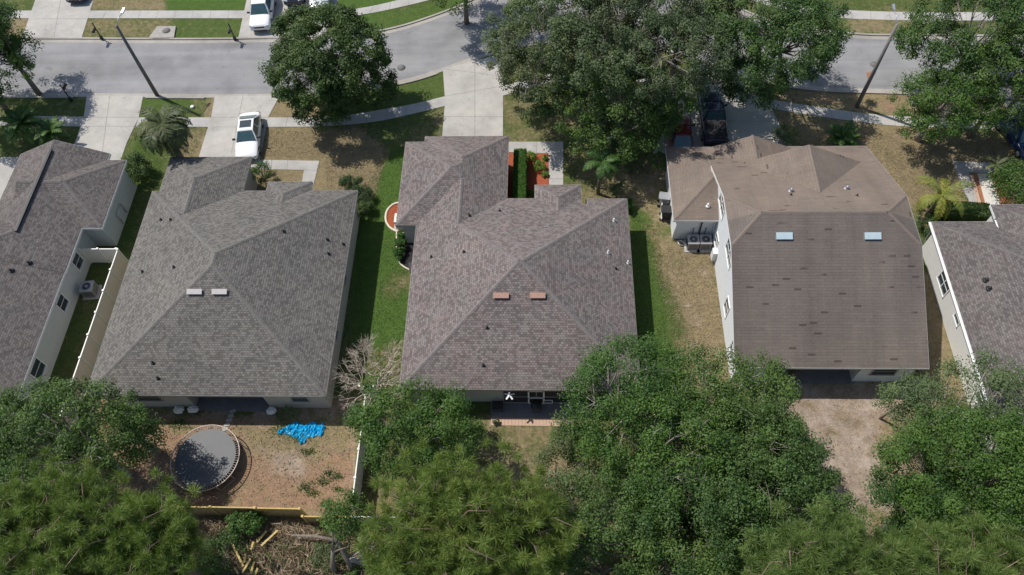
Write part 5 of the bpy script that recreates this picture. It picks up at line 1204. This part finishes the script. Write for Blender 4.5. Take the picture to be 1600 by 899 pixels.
def mailbox(label, bp, rz=0.0, post='black', sc=1.0):
    t = thing('mailbox', label, 'mailbox', (bp[0], bp[1], 0), rz, 'mailboxes along the kerb')
    b = MB(); b.tube([(0,0,-0.05),(0,0,1.45*sc)], 0.05, 8); b.tube([(0,0,1.45*sc),(0,0,1.55*sc)], [0.07,0.02], 8); b.box((0,0,0.2),(0.2,0.2,0.4)); b.bar((0,0.0,1.0*sc),(0,-0.5,1.0*sc),0.05,0.05); b.bar((0,0,0.65*sc),(0,-0.4,0.97*sc),0.03,0.03); b.build('post', M[post], t)
    b = MB(); V = []; F = []; K = 9
    for y in (-0.62, -0.12):
        for k in range(K):
            a = math.pi*k/(K-1); V.append((0.1*math.cos(a), y, 1.12*sc+0.1*math.sin(a)+(0)))
        V += [(-0.1, y, 1.03*sc), (0.1, y, 1.03*sc)]
    n2 = K+2; F = [tuple(range(n2))[::-1], tuple(range(n2, 2*n2))]+[(k, (k+1) % n2, n2+(k+1) % n2, n2+k) for k in range(n2)]
    b.quads(V, F); bx_ = b.build('box', M[post], t); b = MB(); b.box((0.115,-0.3,1.2*sc),(0.015,0.05,0.16)); b.build('flag', M['car_red'], bx_)
mailbox('black post mailbox on the far verge near the left driveway', g(160,62), 0, sc=1.2)
mailbox('black post mailbox on the far verge near the white car', g(368,63), 0, sc=1.2)
mailbox('black post mailbox in the tree shade at the near kerb left', g(112,158), math.pi, sc=1.2)
mailbox('black post mailbox under the street tree at the near kerb', g(502,152), math.pi, sc=1.2)
# storm drain
t = thing('storm_drain', 'concrete kerb inlet with round iron cover across the street', 'storm drain', (g(256,52)[0], g(256,52)[1], 0)); b = MB()
b.prism([(-1.15,-0.75),(1.15,-0.75),(0.95,0.75),(-0.75,0.75)], 0, 0.14); b.build('slab', M['gutter'], t); b = MB(); b.cyl((0.25,0.15,0.14),0.36,0.02,20); b.build('cover', M['pole'], t)
b = MB(); b.box((0,-0.78,0.06),(1.5,0.08,0.1)); b.build('opening', M['black'], t)
for (px_, py_, lb) in [((627),(106),'round iron manhole cover in the bend of the street'),(1366,101,'round iron manhole cover beside the right lamp pole')]:
    c = g(px_, py_); b = MB(); b.cyl((0,0,0.0),0.36,0.02,24); o = b.build('manhole_cover', M['pole']); o.location = c; tag(o, lb, 'manhole cover', 'manhole covers')
b = MB(); c = g(301,168); b.cyl((0,0,0),0.16,0.12,12); o = b.build('utility_cover', M['white']); o.location = c; tag(o, 'small white utility cover on the tiny verge lawn', 'utility cover')
b = MB(); c = g(1358,118); b.box((0,0,0.02),(0.35,0.6,0.04)); o = b.build('drain_grate', M['mulch_orange']); o.location=c; tag(o,'rust coloured patch plate at the gutter by the right lamp','drain plate')

# ------------------------------------------------------------------ cars
def car(label, loc, rz, paint, L_=4.6, W=1.82, Hh=1.45, kind='sedan', group=None, sunroof=False):
    """front points to local -Y"""
    t = thing('parked_car', label, 'car', loc, rz, group); S_ = []
    if kind == 'sedan': st = [(-0.5,.30,.42,.50,.80),(-.485,.24,.46,.62,.90),(-.44,.20,.60,.70,.96),(-.33,.18,.66,.80,1),(-.20,.18,.69,.90,1),(0,.18,.70,.92,1),(.22,.18,.71,.92,1),(.36,.20,.71,.90,.98),(.45,.24,.68,.86,.93),(.49,.28,.60,.76,.86),(.5,.34,.52,.60,.78)]
    elif kind == 'suv': st = [(-0.5,.34,.55,.62,.82),(-.485,.28,.58,.80,.92),(-.44,.24,.70,.90,.97),(-.33,.22,.74,.98,1),(-.22,.22,.76,1.04,1),(0,.22,.78,1.06,1),(.25,.22,.78,1.06,1),(.42,.24,.78,1.05,.98),(.48,.28,.74,1.0,.93),(.5,.34,.6,.8,.88)]
    else: st = [(-0.5,.40,.6,.74,.88),(-.485,.34,.66,.92,.95),(-.44,.32,.78,1.0,.98),(-.33,.30,.82,1.06,1),(-.22,.30,.84,1.1,1),(0,.30,.84,1.1,1),(.06,.30,.84,1.1,1),(.25,.30,.84,1.1,1),(.46,.32,.84,1.1,1),(.495,.36,.8,1.06,.98),(.5,.42,.66,.8,.95)]
    b = MB(); V = []
    for (u, zb, zs, zt, wf) in st:
        w_ = W/2*wf; y = u*L_
        half = [(0.55*w_, zb), (0.93*w_, zb+0.02), (1.0*w_, zb+0.16), (1.0*w_, zs), (0.93*w_, zt-0.05), (0.72*w_, zt+0.0), (0.30*w_, zt+0.025)]
        ring = [(x, y, z) for x, z in half]+[(-x, y, z) for x, z in half[::-1]]; V += ring
    n2 = 14; F = []
    for i in range(len(st)-1):
        for k in range(n2): F.append((i*n2+k, i*n2+(k+1) % n2, (i+1)*n2+(k+1) % n2, (i+1)*n2+k)[::-1])
    F.append(tuple(range(n2))); F.append(tuple((len(st)-1)*n2+k for k in range(n2))[::-1])
    b.quads(V, F, 0, sm=True); body = b.build('body', paint, t)
    sb = body.modifiers.new('sub', 'SUBSURF'); sb.levels = 1; sb.render_levels = 1
    # greenhouse: (y, half width, z) rings, belt and roof
    belt = {'sedan': 0.90, 'suv': 1.03, 'pickup': 1.08}[kind]
    if kind == 'sedan': yb0, yr0, yr1, yb1 = -0.20, -0.055, 0.20, 0.385
    elif kind == 'suv': yb0, yr0, yr1, yb1 = -0.23, -0.10, 0.40, 0.475
    else: yb0, yr0, yr1, yb1 = -0.20, -0.09, 0.07, 0.115
    yb0, yr0, yr1, yb1 = [v*L_ for v in (yb0, yr0, yr1, yb1)]; wb, wr = W/2*0.90, W/2*0.66
    A = [(-wb, yb0, belt-0.03), (wb, yb0, belt-0.03), (wb, yb1, belt-0.03), (-wb, yb1, belt-0.03)]; Rf = [(-wr, yr0, Hh), (wr, yr0, Hh), (wr, yr1, Hh), (-wr, yr1, Hh)]
    b = MB(); mid = [(-wb*0.97, (yb0*0.55+yr0*0.45), belt*0.55+Hh*0.45), (wb*0.97, (yb0*0.55+yr0*0.45), belt*0.55+Hh*0.45), (wb*0.97, yb1*0.55+yr1*0.45, belt*0.55+Hh*0.45), (-wb*0.97, yb1*0.55+yr1*0.45, belt*0.55+Hh*0.45)]
    mid = [(x*0.93, y, z) for x, y, z in mid]
    rc = [(x*0.5, y*0.9+(yr0+yr1)/2*0.1, Hh+0.035) for x, y, z in Rf]
    Vv = A+mid+Rf+rc; F = []
    for l in range(3):
        for k in range(4): F.append((l*4+k, l*4+(k+1) % 4, (l+1)*4+(k+1) % 4, (l+1)*4+k))
    F.append((12, 13, 14, 15)); b.quads(Vv, F, 0, sm=False); cab = b.build('cabin', paint, t)
    def pane(name, q_, sx=0.86, sz=0.82, off=0.012):
        q_ = [Vector(p) for p in q_]; c_ = sum(q_, Vector())/4; nrm = (q_[1]-q_[0]).cross(q_[3]-q_[0]).normalized()
        eu = ((q_[1]-q_[0])+(q_[2]-q_[3]))*0.5; ev = ((q_[3]-q_[0])+(q_[2]-q_[1]))*0.5; out = []
        for p in q_:
            d = p-c_; u = d.dot(eu)/eu.length_squared; out.append(c_+(p-c_)*0.5*(sx+sz)+nrm*off)
        b2 = MB(); b2.face(out); b2.face([p-nrm*0.008 for p in out][::-1]); return b2.build(name, M['car_glass'], cab)
    pane('windscreen', [A[0], A[1], Rf[1], Rf[0]], 0.92, 0.90, 0.045); pane('rear_window', [A[2], A[3], Rf[3], Rf[2]], 0.88, 0.86, 0.045)
    ym = (yr0+yr1)/2; bm = (yb0+yb1)/2
    for sx in (1, -1):
        for (a0, a1, c0, c1) in ((yb0+0.25, bm, yr0, ym), (bm, yb1-0.2, ym, yr1)):
            q_ = [(sx*wb, a0, belt), (sx*wb, a1, belt), (sx*wr, c1, Hh), (sx*wr, c0, Hh)]
            pane('side_window', q_ if sx > 0 else q_[::-1], 0.9, 0.8, 0.055)
    if sunroof:
        b = MB(); b.box((0, yr0*0.45+yr1*0.55, Hh+0.032), (wr*1.45, (yr1-yr0)*0.62, 0.03)); b.build('sunroof', M['glass'], cab)
    if kind == 'pickup':
        b = MB(); b.box((0, 0.30*L_, 1.125), (W*0.8, 0.34*L_, 0.03)); b.build('bed_floor', M['black'], t)
    for sx in (1, -1):
        for yy in (-0.31*L_, 0.30*L_):
            rw = 0.33 if kind == 'sedan' else 0.38; b = MB(); b.tube([(sx*(W/2-0.2), yy, rw), (sx*(W/2-0.005), yy, rw)], rw, 20); wh = b.build('wheel', M['rubber'], t)
            b = MB(); b.tube([(sx*(W/2-0.02), yy, rw), (sx*(W/2+0.008), yy, rw)], rw*0.62, 14); b.build('rim', M['grey_metal'], wh)
        b = MB(); b.bar((sx*W/2*0.93, yb0+0.32, belt+0.02), (sx*(W/2+0.17), yb0+0.25, belt+0.08), 0.12, 0.12); b.build('wing_mirror', M['black'], t)
        zt = st[1][3]; b = MB(); b.bar((sx*W/2*0.52, -0.487*L_, zt-0.06), (sx*W/2*0.9, -0.462*L_, zt-0.03), 0.1, 0.12); b.build('headlight', M['lamp_glass'], t)
        b = MB(); b.bar((sx*W/2*0.55, 0.495*L_, zt+0.04), (sx*W/2*0.88, 0.478*L_, zt+0.04), 0.06, 0.12); b.build('tail_light', M['car_red'], t)
    b = MB(); b.box((0, -0.492*L_, st[1][3]-0.12), (W*0.46, 0.07, 0.13)); b.box((0, -0.495*L_, 0.36), (W*0.6, 0.06, 0.12)); b.build('grille', M['black'], t)
    return t
pc = g(388, 213, 0.5); car('white sedan with dark sunroof parked on the driveway of the grey house', (pc[0]+0.05, pc[1], 0.035), R_(7), M['car_white'], 4.75, 1.85, 1.42, 'sedan', sunroof=True)
pc = g(410, 20, 0.5); car('white car with clear windscreen on the driveway across the street', (pc[0], pc[1]+0.2, 0.035), R_(5), M['car_white'], 4.9, 1.9, 1.7, 'suv')
pc = g(462, -18, 0.4); car('dark car whose nose shows at the top edge beside the white one', (pc[0], pc[1], 0.035), R_(5), M['car_dark'], 4.6, 1.85, 1.5, 'suv')
pc = g(502, -12, 0.4); car('silver car half hidden by the street tree at the top edge', (pc[0], pc[1]-0.3, 0.035), R_(5), M['car_silver'], 4.6, 1.85, 1.5, 'sedan')
pc = g(128, -22, 0.4); car('dark car whose nose shows at the top of the upper left driveway', (pc[0], pc[1], 0.035), R_(2), M['car_dark'], 4.6, 1.85, 1.5, 'sedan')
pc = g(1113, 188, 0.5); car('black pickup truck in tree shade on the driveway of the brown-roofed house', (pc[0], pc[1]+0.1, 0.035), R_(180), M['car_dark'], 5.6, 1.98, 1.85, 'pickup')
pc = g(1064, 222, 0.4); car('dark red car between the oak branches and the garage roof', (pc[0], pc[1]+0.6, 0.035), R_(178), M['car_red'], 4.5, 1.8, 1.45, 'sedan')
pc = g(1596, 220, 0.5); car('blue car parked at the right edge by the round bush', (pc[0], pc[1]+0.4, 0.035), R_(12), M['car_blue'], 4.6, 1.85, 1.5, 'sedan')
